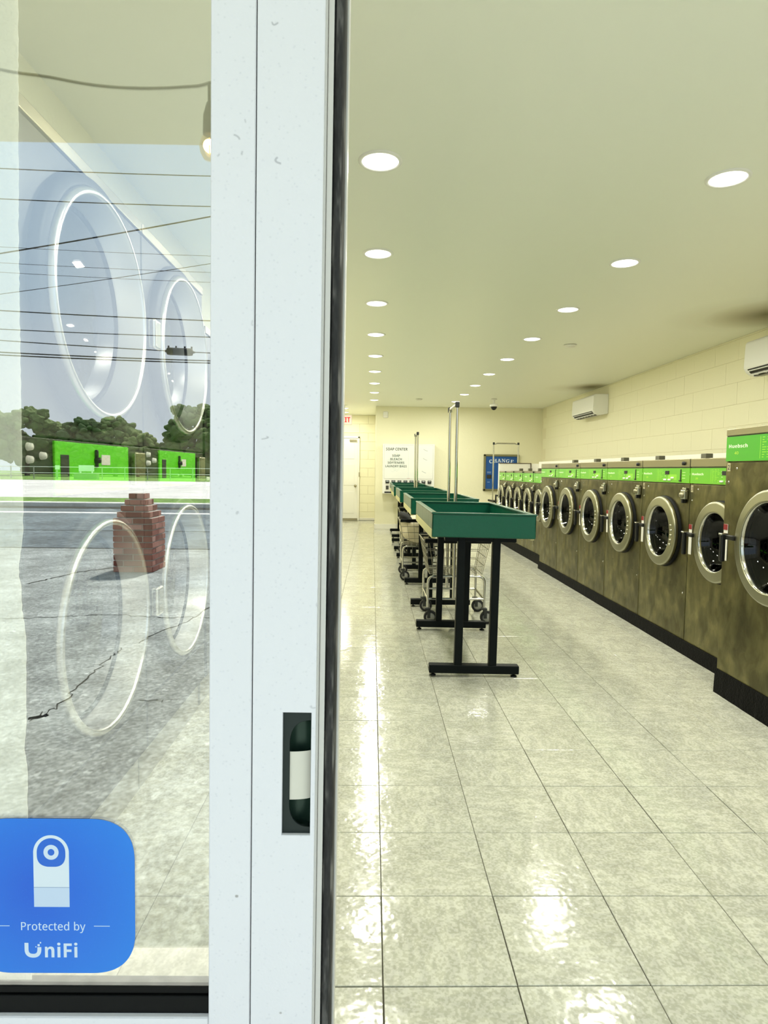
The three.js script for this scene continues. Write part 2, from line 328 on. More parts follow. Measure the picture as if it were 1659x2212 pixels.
// ============================================================ THE FRONT DOOR (sliding leaf standing open)
{
  const TILT = -0.0085, door = struct('door_1', null); door.position.set(0, 1.1, -DF); door.rotation.z = TILT;
  const B = (x0, x1, y0, y1, z0, z1, r) => box(x0, x1, y0 - 1.1, y1 - 1.1, z0, z1, r, 2);
  part('glass_pane', B(-0.80, -0.224, 0.385, 2.06, -0.003, 0), M.pane, door);
  part('inner_stile', B(-0.2255, -0.1655, 0.02, 2.16, -0.03, 0.014, 0.002), M.frame, door);
  part('stile_joint', B(-0.1665, -0.1630, 0.02, 2.16, -0.028, 0.008), M.joint, door);
  part('left_stile', B(-0.88, -0.80, 0.02, 2.16, -0.03, 0.014, 0.003), M.frame, door);
  part('bottom_rail', B(-0.80, -0.2255, 0.02, 0.353, -0.03, 0.012, 0.003), M.frame, door);
  part('top_rail', B(-0.80, -0.2255, 2.06, 2.16, -0.03, 0.012, 0.003), M.frame, door);
  part('glazing_gasket', [B(-0.80, -0.2255, 0.353, 0.380, -0.02, 0.005, 0.002), B(-0.80, -0.2255, 0.382, 0.3915, -0.02, 0.002, 0.001)], M.rubber, door);
  // lead stile with the cut-out of the flush pull
  const sh = new THREE.Shape([[-0.163, -1.08], [-0.0755, -1.08], [-0.0755, 1.06], [-0.163, 1.06]].map((p) => new THREE.Vector2(...p)));
  const y0 = 0.632 - 1.1, y1 = 0.815 - 1.1, px0 = -0.1225, px1 = -0.0795;
  sh.holes.push(new THREE.Path([[px0, y0], [px0, y1], [px1, y1], [px1, y0]].map((p) => new THREE.Vector2(...p))));
  const sg = new THREE.ExtrudeGeometry(sh, { depth: 0.04, bevelEnabled: true, bevelThickness: 0.0015, bevelSize: 0.0012, bevelSegments: 2 }); sg.translate(0, 0, -0.028);
  part('lead_stile', boxUV(sg, 0.3, 0), M.frame, door);
  part('edge_strip', [B(-0.0755, -0.0715, 0.02, 2.16, -0.026, 0.006, 0.001), B(-0.0715, -0.0705, 0.02, 2.16, -0.026, 0.001), B(-0.0705, -0.0630, 0.02, 2.16, -0.026, 0.004, 0.001)], M.frameEdge, door);
  const bump = new THREE.Shape(); // drawn with its y pointing inwards, then turned upright
  bump.moveTo(-0.0635, 0.03); bump.lineTo(-0.0635, 0.010); bump.quadraticCurveTo(-0.0630, -0.002, -0.0555, -0.003); bump.quadraticCurveTo(-0.0480, -0.002, -0.0475, 0.012); bump.lineTo(-0.0475, 0.03); bump.closePath();
  const bgm = new THREE.ExtrudeGeometry(bump, { depth: 2.14, bevelEnabled: false, curveSegments: 8 }); bgm.rotateX(-Math.PI / 2); bgm.translate(0, -1.08, 0);
  part('rubber_bumper', boxUV(bgm), M.gasket, door);
  part('back_strip', B(-0.0478, -0.0445, 0.02, 2.16, -0.07, -0.03, 0.001), M.frameEdge, door);
  // flush pull: plate with a rounded slot, a hollow cup behind, a pale curved grip across its middle
  const pull = new THREE.Group(); pull.name = 'flush_pull'; door.add(pull);
  const ps = new THREE.Shape([[px0, y0], [px1, y0], [px1, y1], [px0, y1]].map((p) => new THREE.Vector2(...p)));
  const hx0 = px0 + 0.0105, hx1 = px1 - 0.0015, hy0 = y0 + 0.010, hy1 = y1 - 0.014, rr = 0.026, ho = new THREE.Path();
  ho.moveTo(hx1, hy0); ho.quadraticCurveTo(hx0, hy0, hx0, hy0 + rr * 1.4); ho.lineTo(hx0, hy1 - rr * 1.4); ho.quadraticCurveTo(hx0, hy1, hx1, hy1); ho.closePath(); ps.holes.push(ho);
  const pg = new THREE.ExtrudeGeometry(ps, { depth: 0.003, bevelEnabled: true, bevelThickness: 0.0006, bevelSize: 0.0005, bevelSegments: 1, curveSegments: 12 }); pg.translate(0, 0, 0.004);
  part('pull_plate', pg, M.pullPlate, pull);
  const cup = new THREE.CylinderGeometry(0.0165, 0.0165, hy1 - hy0, 24, 1, true, Math.PI / 2, Math.PI); cup.translate((hx0 + hx1) / 2, (hy0 + hy1) / 2, 0.004); cup.scale(1, 1, 1);
  const cupM = M.pullCup.clone(); cupM.side = THREE.DoubleSide;
  part('pull_cup', [cup, box(px0, px1, y0, y0 + 0.004, -0.013, 0.004), box(px0, px1, y1 - 0.008, y1, -0.013, 0.005), box(hx0 - 0.002, hx1 + 0.002, y0, y1, -0.0142, -0.0125)], cupM, pull);
  const grip = new THREE.CylinderGeometry(0.034, 0.034, 0.0715, 24, 1, true, -Math.PI * 0.02, Math.PI * 0.45); // convex band that falls back to the right
  grip.scale(0.98, 1, 0.32); grip.translate(hx0 + 0.0005, (hy0 + hy1) / 2 - 0.004, -0.006);
  const gripM = M.pullGrip.clone(); gripM.side = THREE.DoubleSide;
  part('pull_grip', grip, gripM, pull, 'pale curved grip across the dark cup');
}
// torn white film stuck to the inside of the pane
{
  const e = [[-0.481, 2.05], [-0.482, 1.782], [-0.486, 1.603], [-0.489, 1.481], [-0.491, 1.293], [-0.492, 1.165], [-0.493, 1.067], [-0.5005, 1.022], [-0.5005, 1.004], [-0.497, 0.985], [-0.4975, 0.955], [-0.494, 0.93], [-0.493, 0.901], [-0.495, 0.8], [-0.499, 0.752], [-0.4955, 0.72], [-0.496, 0.697], [-0.497, 0.655], [-0.497, 0.40]];
  const pts = [[-0.795, 2.05]];
  for (let i = 0; i + 1 < e.length; i++) { const n = Math.max(2, Math.round(Math.abs(e[i][1] - e[i + 1][1]) / 0.007)); for (let k = 0; k < n; k++) pts.push([lerp(e[i][0], e[i + 1][0], k / n) + R(-0.0007, 0.0007), lerp(e[i][1], e[i + 1][1], k / n)]); }
  pts.push([-0.497, 0.40], [-0.795, 0.40]);
  const s = new THREE.Shape(pts.reverse().map((p) => new THREE.Vector2(p[0], p[1])));
  const g = new THREE.ExtrudeGeometry(s, { depth: 0.0006, bevelEnabled: false }); boxUV(g); g.translate(0, 0, -DF - 0.0062);
  single('window_film', g, M.film, 'torn white film strip stuck inside the glass along the left edge', 'film');
}
// sticker on the outside of the pane
{
  const tex = canvasTex(1024, 968, (c, w, h) => {
    const g = c.createRadialGradient(w * 0.4, h * 0.45, 60, w * 0.45, h * 0.5, 760); g.addColorStop(0, '#006ae4'); g.addColorStop(1, '#1a92f6'); c.fillStyle = g; c.fillRect(0, 0, w, h);
    const r = rng(3); for (let i = 0; i < 900; i++) { c.fillStyle = `rgba(170,215,255,${r() * 0.3})`; c.fillRect(r() * w, r() * h, 1 + r() * 4, 1 + r() * 2); }
    c.save(); c.translate(512, 0); const s = 2.735; // photo pixels to canvas, origin at the sticker's axis
    c.fillStyle = '#ffffff';
    const X = (v) => (v - 110) * s, Y = (v) => (v - 1757) * s;
    c.beginPath(); c.moveTo(X(70), Y(1929)); c.lineTo(X(70), Y(1834)); c.arc(0, Y(1834), 40 * s, Math.PI, 0); c.lineTo(X(150), Y(1929)); c.closePath(); c.fill();
    c.fillStyle = '#e6eefc'; c.fillRect(X(70), Y(1914), 80 * s, 44 * s); c.fillStyle = '#8fa6c8'; c.fillRect(X(70), Y(1912.5), 80 * s, 1.2 * s);
    c.fillStyle = '#1470e0'; c.beginPath(); c.moveTo(X(78), Y(1840)); c.lineTo(X(78), Y(1832)); c.arc(0, Y(1833), 32 * s, Math.PI, 0); c.lineTo(X(142), Y(1842)); c.quadraticCurveTo(X(140), Y(1866), X(116), Y(1866)); c.lineTo(X(104), Y(1866)); c.quadraticCurveTo(X(78), Y(1864), X(78), Y(1840)); c.closePath(); c.fill();
    c.fillStyle = '#f4f8ff'; c.beginPath(); c.arc(0, Y(1833), 17 * s, 0, 7); c.fill(); c.fillStyle = '#1470e0'; c.beginPath(); c.arc(0, Y(1833), 7.5 * s, 0, 7); c.fill();
    c.fillStyle = '#f4f8ff'; c.textAlign = 'center'; c.font = `${26 * s}px sans-serif`; c.fillText('Protected by', 3, Y(2012), 149 * s);
    c.fillRect(X(-20), Y(2001), 34 * s, 1.6 * s); c.fillRect(X(204), Y(2001), 36 * s, 1.6 * s);
    c.textAlign = 'left'; c.font = `bold ${45 * s}px sans-serif`; c.fillText('niFi', X(89), Y(2075), 87 * s);
    c.lineWidth = 9 * s; c.strokeStyle = '#f4f8ff'; c.beginPath(); c.moveTo(X(51), Y(2041)); c.lineTo(X(51), Y(2056)); c.quadraticCurveTo(X(51), Y(2071), X(66), Y(2071)); c.quadraticCurveTo(X(80), Y(2071), X(80), Y(2056)); c.lineTo(X(80), Y(2051)); c.stroke();
    for (const [x, y, q] of [[76, 2044, 5], [81, 2039, 3.4], [71, 2049, 2.6]]) c.fillRect(X(x), Y(y), q * s, q * s);
    c.restore();
  });
  const w = 0.1205, h = 0.1175, r = 0.062, s = new THREE.Shape(); s.moveTo(-w + r, -h);
  s.lineTo(w - r, -h); s.bezierCurveTo(w - r * 0.35, -h, w, -h + r * 0.35, w, -h + r); s.lineTo(w, h - r); s.bezierCurveTo(w, h - r * 0.35, w - r * 0.35, h, w - r, h); s.lineTo(-w + r, h); s.bezierCurveTo(-w + r * 0.35, h, -w, h - r * 0.35, -w, h - r); s.lineTo(-w, -h + r); s.bezierCurveTo(-w, -h + r * 0.35, -w + r * 0.35, -h, -w + r, -h);
  const g = new THREE.ExtrudeGeometry(s, { depth: 0.0004, bevelEnabled: false, curveSegments: 16 });
  { const p = g.attributes.position, uv = g.attributes.uv; for (let i = 0; i < p.count; i++) uv.setXY(i, (p.getX(i) + w) / (2 * w), (p.getY(i) + h) / (2 * h)); }
  const m = single('sticker', g, phy({ map: tex, color: new THREE.Color().setRGB(0.66, 0.74, 0.80), roughness: 0.4 }), 'blue rounded square security camera sticker on the glass at lower left', 'sticker');
  m.position.set(-0.4615, 0.5335, -DF + 0.0006); m.rotation.z = -0.006;
}

// ============================================================ LIGHTS
{
  const glow = std({ color: 0xffffff, emissive: new THREE.Color().setRGB(1, 0.985, 0.9), emissiveIntensity: 4, roughness: 0.6 });
  const trimG = lathe([[0.074, 0], [0.074, -0.006], [0.083, -0.007], [0.089, -0.002], [0.089, 0]], 28), discG = lathe([[0, -0.015], [0.03, -0.0135], [0.055, -0.009], [0.074, -0.003], [0.074, 0]].reverse(), 28);
  const ords = ['first', 'second', 'third', 'fourth', 'fifth', 'sixth', 'seventh', 'eighth', 'ninth'];
  function lamp(X, D, label, group) {
    const t = thing('ceiling_light', label, 'ceiling light', [X, CEIL, -D], 0, group);
    part('trim_ring', trimG, M.white, t); part('diffuser', discG, glow, t);
    const l = new THREE.RectAreaLight(LED_TINT, LED, 0.125, 0.125); l.name = 'lamp_glow'; l.position.set(X, CEIL - 0.022, -D); l.rotation.x = -Math.PI / 2; scene.add(l);
  }
  for (let k = 0; k < 9; k++) {
    lamp(0.0183, 2.634 + 1.0908 * k, `round recessed ceiling light, ${ords[k]} from the front in the row above the green tables`, 'recessed lights of the left row');
    lamp(1.4717, 2.718 + 1.0908 * k, `round recessed ceiling light, ${ords[k]} from the front in the row nearer the washers`, 'recessed lights of the right row');
  }
  for (const [X, D] of [[0.0183, 1.543], [1.4717, 1.627], [-0.57, 12.95], [-0.60, 13.85]]) lamp(X, D, D > 10 ? (D < 13.5 ? 'round ceiling light in the corridor, the one nearer the exit sign' : 'round ceiling light in the corridor, the one nearer the white door') : (X < 1 ? 'round ceiling light just inside the glass front, left row' : 'round ceiling light just inside the glass front, right row'));
}

// ============================================================ WASHERS along the right wall
// local frame: x along the row (towards the door of the shop), front faces +z, y up from the floor
function makeWasher(o) {
  const t = thing('washer', o.label, 'washing machine', o.pos, -Math.PI / 2, o.group), w = o.W / 2 - 0.004, pb = o.panel[0], pt = o.panel[1], depth = o.depth ?? 0.68;
  part('cabinet', [box(-w, -w + 0.012, o.base, o.H - o.lid, -depth, -0.004), box(w - 0.012, w, o.base, o.H - o.lid, -depth, -0.004), box(-w, w, o.base, o.H - o.lid, -depth, -depth + 0.012), box(-w, w, o.base, o.base + 0.012, -depth, -0.004), box(-w, w, pb - 0.002, pb + 0.01, -depth, -0.01)], M.steel, t);
  const s = new THREE.Shape([[-w, o.base], [w, o.base], [w, pb - 0.004], [-w, pb - 0.004]].map((p) => new THREE.Vector2(...p)));
  const hole = new THREE.Path(); hole.absarc(o.cx, o.cy, o.rg + 0.02, 0, Math.PI * 2, true); s.holes.push(hole);
  const fg = new THREE.ExtrudeGeometry(s, { depth: 0.01, bevelEnabled: true, bevelThickness: 0.003, bevelSize: 0.003, bevelOffset: -0.003, bevelSegments: 2, curveSegments: 28 }); fg.translate(0, 0, -0.013); boxUV(fg, o.W * 3, o.H);
  const front = part('front_panel', fg, M.steel, t);
  for (const [x, y] of [[-w + 0.03, pb - 0.105], [-w + 0.1, pb - 0.035], [w - 0.035, o.base + 0.3]]) part('screw', at(lathe([[0, 0.004], [0.004, 0.0035], [0.006, 0]], 10, 'z'), x, y, 0), M.chrome, front);
  part('lid', [box(-w, w, o.H - o.lid, o.H, -depth, 0.006, 0.004)], M.lid, t);
  part('lid_knob', at(lathe([[0, 0.014], [0.012, 0.012], [0.013, 0]], 14, 'z'), w - 0.07, o.H - o.lid * 0.55, 0.006), M.black, t);
  const disp = part('dispenser_plate', box(-0.09, 0.10, o.H, o.H + 0.005, -0.36, -0.14, 0.002), M.lid, t);
  part('dispenser_flap', box(-0.03, 0.04, o.H + 0.005, o.H + 0.045, -0.31, -0.26, 0.004), M.flap, disp);
  const pg = new THREE.BoxGeometry(2 * w, pt - pb - 0.004, 0.012); pg.translate(0, (pb + pt) / 2, -0.003);
  const panel = part('control_panel', pg, panelMat(o.size, o.big), t, 'bright green control panel');
  part('panel_trim', box(-w, w, pt - 0.002, pt + 0.004, -0.012, 0.0), M.black, t);
  const ph = pt - pb;
  part('display', box(0.02 * o.W, 0.1 * o.W, pb + ph * 0.56, pb + ph * 0.80, 0.002, 0.006, 0.001), M.black, panel);
  for (const [x, y] of [[0.02, 0.2], [0.11, 0.2], [0.17, 0.34]]) part('button', box((x - 0.025) * o.W, (x + 0.025) * o.W, pb + ph * (y - 0.055), pb + ph * (y + 0.055), 0.002, 0.009, 0.002), M.white, panel);
  part('coin_slot', [box(0.325 * o.W, 0.338 * o.W, pb + ph * 0.12, pb + ph * 0.9, 0.002, 0.007, 0.001), box(0.31 * o.W, 0.345 * o.W, pb + ph * 0.1, pb + ph * 0.2, 0.002, 0.01, 0.001)], M.greyDark, panel);
  // door: thick dished ring, glass bowl, dark gasket, handle
  const Rr = o.R, rg = o.rg, C = (g) => at(g, o.cx, o.cy, 0), bolts = [];
  for (let k = -2; k <= 2; k++) { const a = k * 0.16 - 0.05; bolts.push(at(lathe([[0, 0.06], [0.006, 0.058], [0.008, 0.048]], 8, 'z'), Math.cos(a) * (Rr - 0.035), Math.sin(a) * (Rr - 0.035), 0)); }
  const ring = part('door', C(join([lathe([[rg, 0.012], [rg, 0.046], [rg + 0.001, 0.0495], [rg + 0.003, 0.0515], [rg + 0.006, 0.052], [rg + 0.008, 0.052], [Rr - 0.012, 0.047], [Rr - 0.009, 0.0465], [Rr - 0.003, 0.044], [Rr, 0.040], [Rr + 0.001, 0.036], [Rr + 0.001, 0.020], [Rr - 0.008, 0.014]], 56, 'z'), ...bolts])), M.ring, t);
  part('door_gasket', C(lathe([[rg + 0.01, 0.0], [rg + 0.012, 0.018], [Rr - 0.004, 0.02], [Rr + 0.006, 0.014], [Rr + 0.008, 0.0]], 48, 'z')), M.rubber, ring);
  part('door_glass', C(lathe([[0.0, -0.07], [rg * 0.45, -0.065], [rg * 0.75, -0.045], [rg * 0.9, -0.005], [rg * 0.97, 0.03], [rg + 0.004, 0.04]], 44, 'z')), M.doorGlass, ring);
  part('inner_rim', C(lathe([[rg - 0.006, 0.03], [rg - 0.003, 0.044], [rg + 0.003, 0.048], [rg + 0.008, 0.04]], 48, 'z')), M.chrome, ring);
  const hx = o.cx - Rr;
  const hd = part('door_handle', [box(hx - 0.075, hx + 0.01, o.cy + 0.005, o.cy + 0.03, 0.035, 0.06, 0.006), box(hx - 0.085, hx - 0.06, o.cy - 0.11, o.cy + 0.03, 0.05, 0.075, 0.008)], M.black, ring);
  part('handle_cap', box(hx - 0.088, hx - 0.055, o.cy + 0.026, o.cy + 0.036, 0.045, 0.078, 0.003), M.chrome, hd);
  const dg = [lathe([[rg + 0.03, -0.02], [rg + 0.05, -0.05], [rg + 0.05, -0.44], [0, -0.45]], 36, 'z')];
  for (let k = 0; k < 3; k++) { const a = k * 2.094 + 0.5; const b = box(-0.02, 0.02, rg - 0.05, rg + 0.05, -0.42, -0.13, 0.01); b.rotateZ(a); dg.push(b); }
  for (let k = 0; k < 3; k++) dg.push(at(new THREE.TorusGeometry(rg + 0.044, 0.006, 6, 36), 0, 0, -0.16 - k * 0.1));
  part('drum', C(join(dg)), M.drum, t);
  const tg = part('warning_tag', box(-w + 0.012, -w + 0.048, o.cy - 0.115, o.cy + 0.075, 0.001, 0.004, 0.001), M.tagWhite, t, 'white warning tag with a red head');
  part('tag_head', box(-w + 0.012, -w + 0.048, o.cy + 0.045, o.cy + 0.075, 0.0035, 0.006, 0.001), M.tagRed, tg);
  if (!o.big) {
    const cx = w - 0.034, cy = pb - 0.072, cb = part('coin_box', [box(cx - 0.028, cx + 0.028, cy - 0.03, cy + 0.03, 0, 0.03, 0.006, 2), box(cx - 0.03, cx + 0.02, cy + 0.03, cy + 0.045, 0, 0.018, 0.003)], M.chrome, t);
    part('coin_lock', at(lathe([[0, 0.02], [0.014, 0.018], [0.016, 0]], 16, 'z'), cx + 0.006, cy - 0.002, 0.03), M.lid, cb);
    part('coin_tray', box(cx - 0.024, cx - 0.002, cy - 0.055, cy - 0.028, 0, 0.026, 0.004), M.black, cb);
  }
  return t;
}
const numMat = (n) => std({ roughness: 0.6, map: canvasTex(64, 96, (c) => { c.fillStyle = '#b9b08a'; c.fillRect(0, 0, 64, 96); c.fillStyle = '#17150e'; c.font = 'bold 78px sans-serif'; c.textAlign = 'center'; c.fillText(n, 32, 76); }) });
function numberPlate(t, n, x, y) { const g = new THREE.BoxGeometry(0.026, 0.042, 0.003); g.translate(x, y, 0.0015); part('number_plate', g, numMat(n), t); }
const big = makeWasher({ pos: [1.845, 0, -2.876], W: 0.848, H: 1.392, lid: 0.036, base: 0.128, panel: [1.225, 1.354], cx: 0.03, cy: 0.826, R: 0.268, rg: 0.21, size: 40, big: true, group: 'green-topped washers', label: 'largest and nearest steel washer, taller than the rest, cut by the right edge' });
numberPlate(big, '2', -0.848 / 2 + 0.034, 1.196);
const midLabels = ['steel washer half hidden behind the large nearest washer', 'second steel washer behind the large one, its whole door showing', 'third steel washer behind the large nearest one', 'fourth steel washer behind the large one, right of the green table corner', 'fifth steel washer behind the large one', 'last of the six mid-sized steel washers, beside the smaller set-back ones'];
const mid = makeWasher({ pos: [2.02, 0, -3.655], W: 0.712, H: 1.255, lid: 0.053, base: 0.087, panel: [1.098, 1.198], cx: 0.03, cy: 0.765, R: 0.236, rg: 0.172, size: 20, group: 'green-topped washers', label: midLabels[0] });
const mids = [mid];
for (let k = 1; k < 6; k++) mids.push(copyOf(mid, 'washer', [2.02, 0, -3.655 - 0.7135 * k], -Math.PI / 2, midLabels[k]));
numberPlate(mids[0], '3', -0.712 / 2 + 0.03, 1.066); numberPlate(mids[1], '4', -0.712 / 2 + 0.03, 1.066);
const smallLabels = ['small set-back washer mostly hidden by the mid-sized row', 'small washer nearest of the four whole ones in the set-back row', 'small washer in the set-back row, second of the four whole ones', 'small washer in the set-back row, third of the four whole ones', 'farthest small washer, beside the white end panel'];
const small = makeWasher({ pos: [2.1, 0, -7.875], depth: 0.63, W: 0.58, H: 1.165, lid: 0.022, base: 0.12, panel: [1.018, 1.143], cx: 0.02, cy: 0.745, R: 0.198, rg: 0.142, size: 18, group: 'green-topped washers', label: smallLabels[0] });
for (let k = 1; k < 5; k++) copyOf(small, 'washer', [2.1, 0, -7.875 - 0.58 * k], -Math.PI / 2, smallLabels[k]);
// black painted plinths the washers stand on, edges a little ragged
{
  const plinth = (name, x, d0, d1, h, label) => {
    const pts = [[0, 0], [0.7, 0], [0.7, h], [0.004, h]], s = new THREE.Shape(pts.map((p) => new THREE.Vector2(...p)));
    const g = new THREE.ExtrudeGeometry(s, { depth: d1 - d0, steps: 40, bevelEnabled: false }); const p = g.attributes.position;
    for (let i = 0; i < p.count; i++) if (p.getX(i) < 0.01) { const z = Math.round(p.getZ(i) * 1000); const r = rng(z * 7 + Math.round(p.getY(i) * 100)); p.setX(i, p.getX(i) - 0.001 + r() * 0.002); }
    g.computeVertexNormals(); boxUV(g); g.translate(x, 0, -d1);
    tag(struct(name, g, M.blackPlinth), label);
  };
  plinth('trim_1', 1.835, 2.4, 3.302, 0.128, 'black plinth under the largest washer');
  plinth('trim_2', 2.005, 3.304, 7.58, 0.087, 'black plinth under the mid-sized washers');
  plinth('trim_3', 2.085, 7.582, 10.49, 0.12, 'black plinth under the small washers');
  struct('trim_4', [box(2.55, 2.75, 0, 0.12, -10.49, -2.4)], M.blackPlinth);
}

// ============================================================ GREEN FOLDING TABLES
function makeTable(label) {
  const t = thing('folding_table', label, 'table', [0.598, 0, 0], 0, 'green folding tables in a row'), w = 0.2825, L = 1.28, y0 = 0.795, y1 = 0.925;
  const lip = 0.012;
  part('tray', [box(-w, w, y0, y1, -0.022, 0, 0.006, 2), box(-w, w, y0, y1, -L, -L + 0.022, 0.006, 2), box(-w, -w + 0.02, 0.835, y1, -L, 0, 0.006, 2), box(w - 0.02, w, 0.835, y1, -L, 0, 0.006, 2), box(-w + 0.01, w - 0.01, 0.832, 0.846, -L + 0.01, -0.01),
    box(-w - lip * 0.3, w + lip * 0.3, y1 - 0.006, y1 + 0.005, -0.03, 0.004, 0.004), box(-w - lip * 0.3, w + lip * 0.3, y1 - 0.006, y1 + 0.005, -L - 0.004, -L + 0.03, 0.004), box(-w - lip * 0.3, -w + 0.028, y1 - 0.006, y1 + 0.005, -L, 0, 0.004), box(w - 0.028, w + lip * 0.3, y1 - 0.006, y1 + 0.005, -L, 0, 0.004)], M.tray, t);
  for (const s of [-1, 1]) part('side_rail', box(s * (w - 0.012) - 0.012, s * (w - 0.012) + 0.012, 0.785, 0.835, -L + 0.03, -0.03, 0.004), M.rail, t);
  for (const z of [-0.11, -1.16]) {
    for (const x of [-0.105, 0.09]) part('leg', box(x - 0.022, x + 0.022, 0.06, 0.795, z - 0.022, z + 0.022, 0.004), M.leg, t);
    const f = part('foot', box(-0.268, 0.24, 0.018, 0.066, z - 0.027, z + 0.027, 0.005), M.leg, t);
    for (const x of [-0.245, 0.215]) part('leveler', at(lathe([[0, 0], [0.018, 0], [0.018, 0.006], [0.006, 0.010], [0.006, 0.02], [0, 0.02]], 14), x, 0, z), M.black, f);
    part('cross_bar', box(-0.2, 0.2, 0.765, 0.79, z - 0.02, z + 0.02, 0.004), M.leg, t);
  }
  part('under_beam', box(-0.02, 0.02, 0.76, 0.79, -1.14, -0.13, 0.004), M.leg, t);
  return t;
}
{
  const labels = ['green tray folding table nearest the door, wholly in view', 'second green folding table, behind the wire cart with the tall hanger', 'third green folding table, beyond the cart with clothes', 'fourth green folding table, behind the second tall hanger bar', 'farthest green folding table, by the soap dispenser'];
  const t0 = makeTable(labels[0]); t0.position.set(0.598, 0, -3.42); t0.rotation.z = -0.012; t0.position.y = 0.003;
  [[0.606, -5.27], [0.598, -7.22], [0.59, -9.02], [0.61, -10.72]].forEach(([x, z], i) => copyOf(t0, 'folding_table', [x, 0, z], 0, labels[i + 1]));
}

// ============================================================ WIRE LAUNDRY CARTS
function makeCart(label) {
  const t = thing('laundry_cart', label, 'laundry cart', [0, 0, 0], 0, 'chrome wire laundry carts'), yt = 0.635, yb = 0.375;
  const wx = (k) => lerp(0.20, 0.25, k), wz = (k) => lerp(0.18, 0.225, k), g = [], r = 0.0022;
  const P = (u, k) => { const X = wx(k), Z = wz(k), per = [[-X, -Z], [X, -Z], [X, Z], [-X, Z]], s = Math.floor(u) % 4, f = u - Math.floor(u), a = per[s], b = per[(s + 1) % 4]; return [lerp(a[0], b[0], f), lerp(yb, yt, k), lerp(a[1], b[1], f)]; };
  for (let s = 0; s < 4; s++) for (let q = 0; q < 7; q++) g.push(rod(P(s + q / 7, 0), P(s + q / 7, 1), r, 5));
  for (const k of [0.0, 0.25, 0.5, 0.75]) for (let s = 0; s < 4; s++) g.push(rod(P(s, k), P(s + 0.9999, k), r * 1.2, 5));
  for (let q = 1; q < 8; q++) { g.push(rod([lerp(-0.2, 0.2, q / 8), yb, -0.18], [lerp(-0.2, 0.2, q / 8), yb, 0.18], r, 5)); g.push(rod([-0.2, yb, lerp(-0.18, 0.18, q / 8)], [0.2, yb, lerp(-0.18, 0.18, q / 8)], r, 5)); }
  part('wire_basket', g, M.wire, t);
  part('basket_rim', [rod([-0.25, yt, -0.225], [0.25, yt, -0.225], 0.006), rod([-0.25, yt, -0.225], [-0.25, yt, 0.225], 0.006), rod([0.25, yt, -0.225], [0.25, yt, 0.225], 0.006), rod([-0.25, yt, 0.225], [0.25, yt, 0.225], 0.006)], M.wire, t);
  for (const z of [-0.235, 0.235]) part('bumper', box(-0.245, 0.255, yt - 0.018, yt + 0.016, z - 0.012, z + 0.012, 0.008, 2), M.leg, t);
  const fr = [];
  for (const z of [-0.21, 0.21]) { fr.push(pipe([[-0.215, 0.12, z], [-0.215, yb - 0.012, z], [0.215, yb - 0.012, z], [0.215, 0.12, z]], 0.0095, 0.05)); fr.push(rod([-0.215, 0.19, z], [0.215, 0.19, z], 0.0085)); }
  for (const x of [-0.215, 0.215]) fr.push(rod([x, 0.19, -0.21], [x, 0.19, 0.21], 0.0085));
  part('frame', fr, M.chrome, t);
  for (const x of [-0.215, 0.215]) for (const z of [-0.21, 0.21]) {
    const c = part('caster', [box(x - 0.022, x + 0.022, 0.108, 0.122, z - 0.022, z + 0.022, 0.004), at(box(-0.004, 0.02, -0.004, 0.112, -0.024, -0.020), x, 0, z), at(box(-0.004, 0.02, 0.045, 0.112, 0.020, 0.024), x, 0, z)], M.greyDark, t);
    const off = x + 0.022;
    part('wheel', at(lathe([[0.034, -0.016], [0.047, -0.016], [0.051, -0.010], [0.051, 0.010], [0.047, 0.016], [0.034, 0.016]], 24, 'z'), off, 0.051, z), M.wheel, c);
    part('wheel_hub', at(lathe([[0, 0.019], [0.008, 0.018], [0.01, 0.012], [0.035, 0.014], [0.035, -0.014], [0.01, -0.012], [0.008, -0.018], [0, -0.019]], 20, 'z'), off, 0.051, z), M.hub, c);
  }
  return t;
}
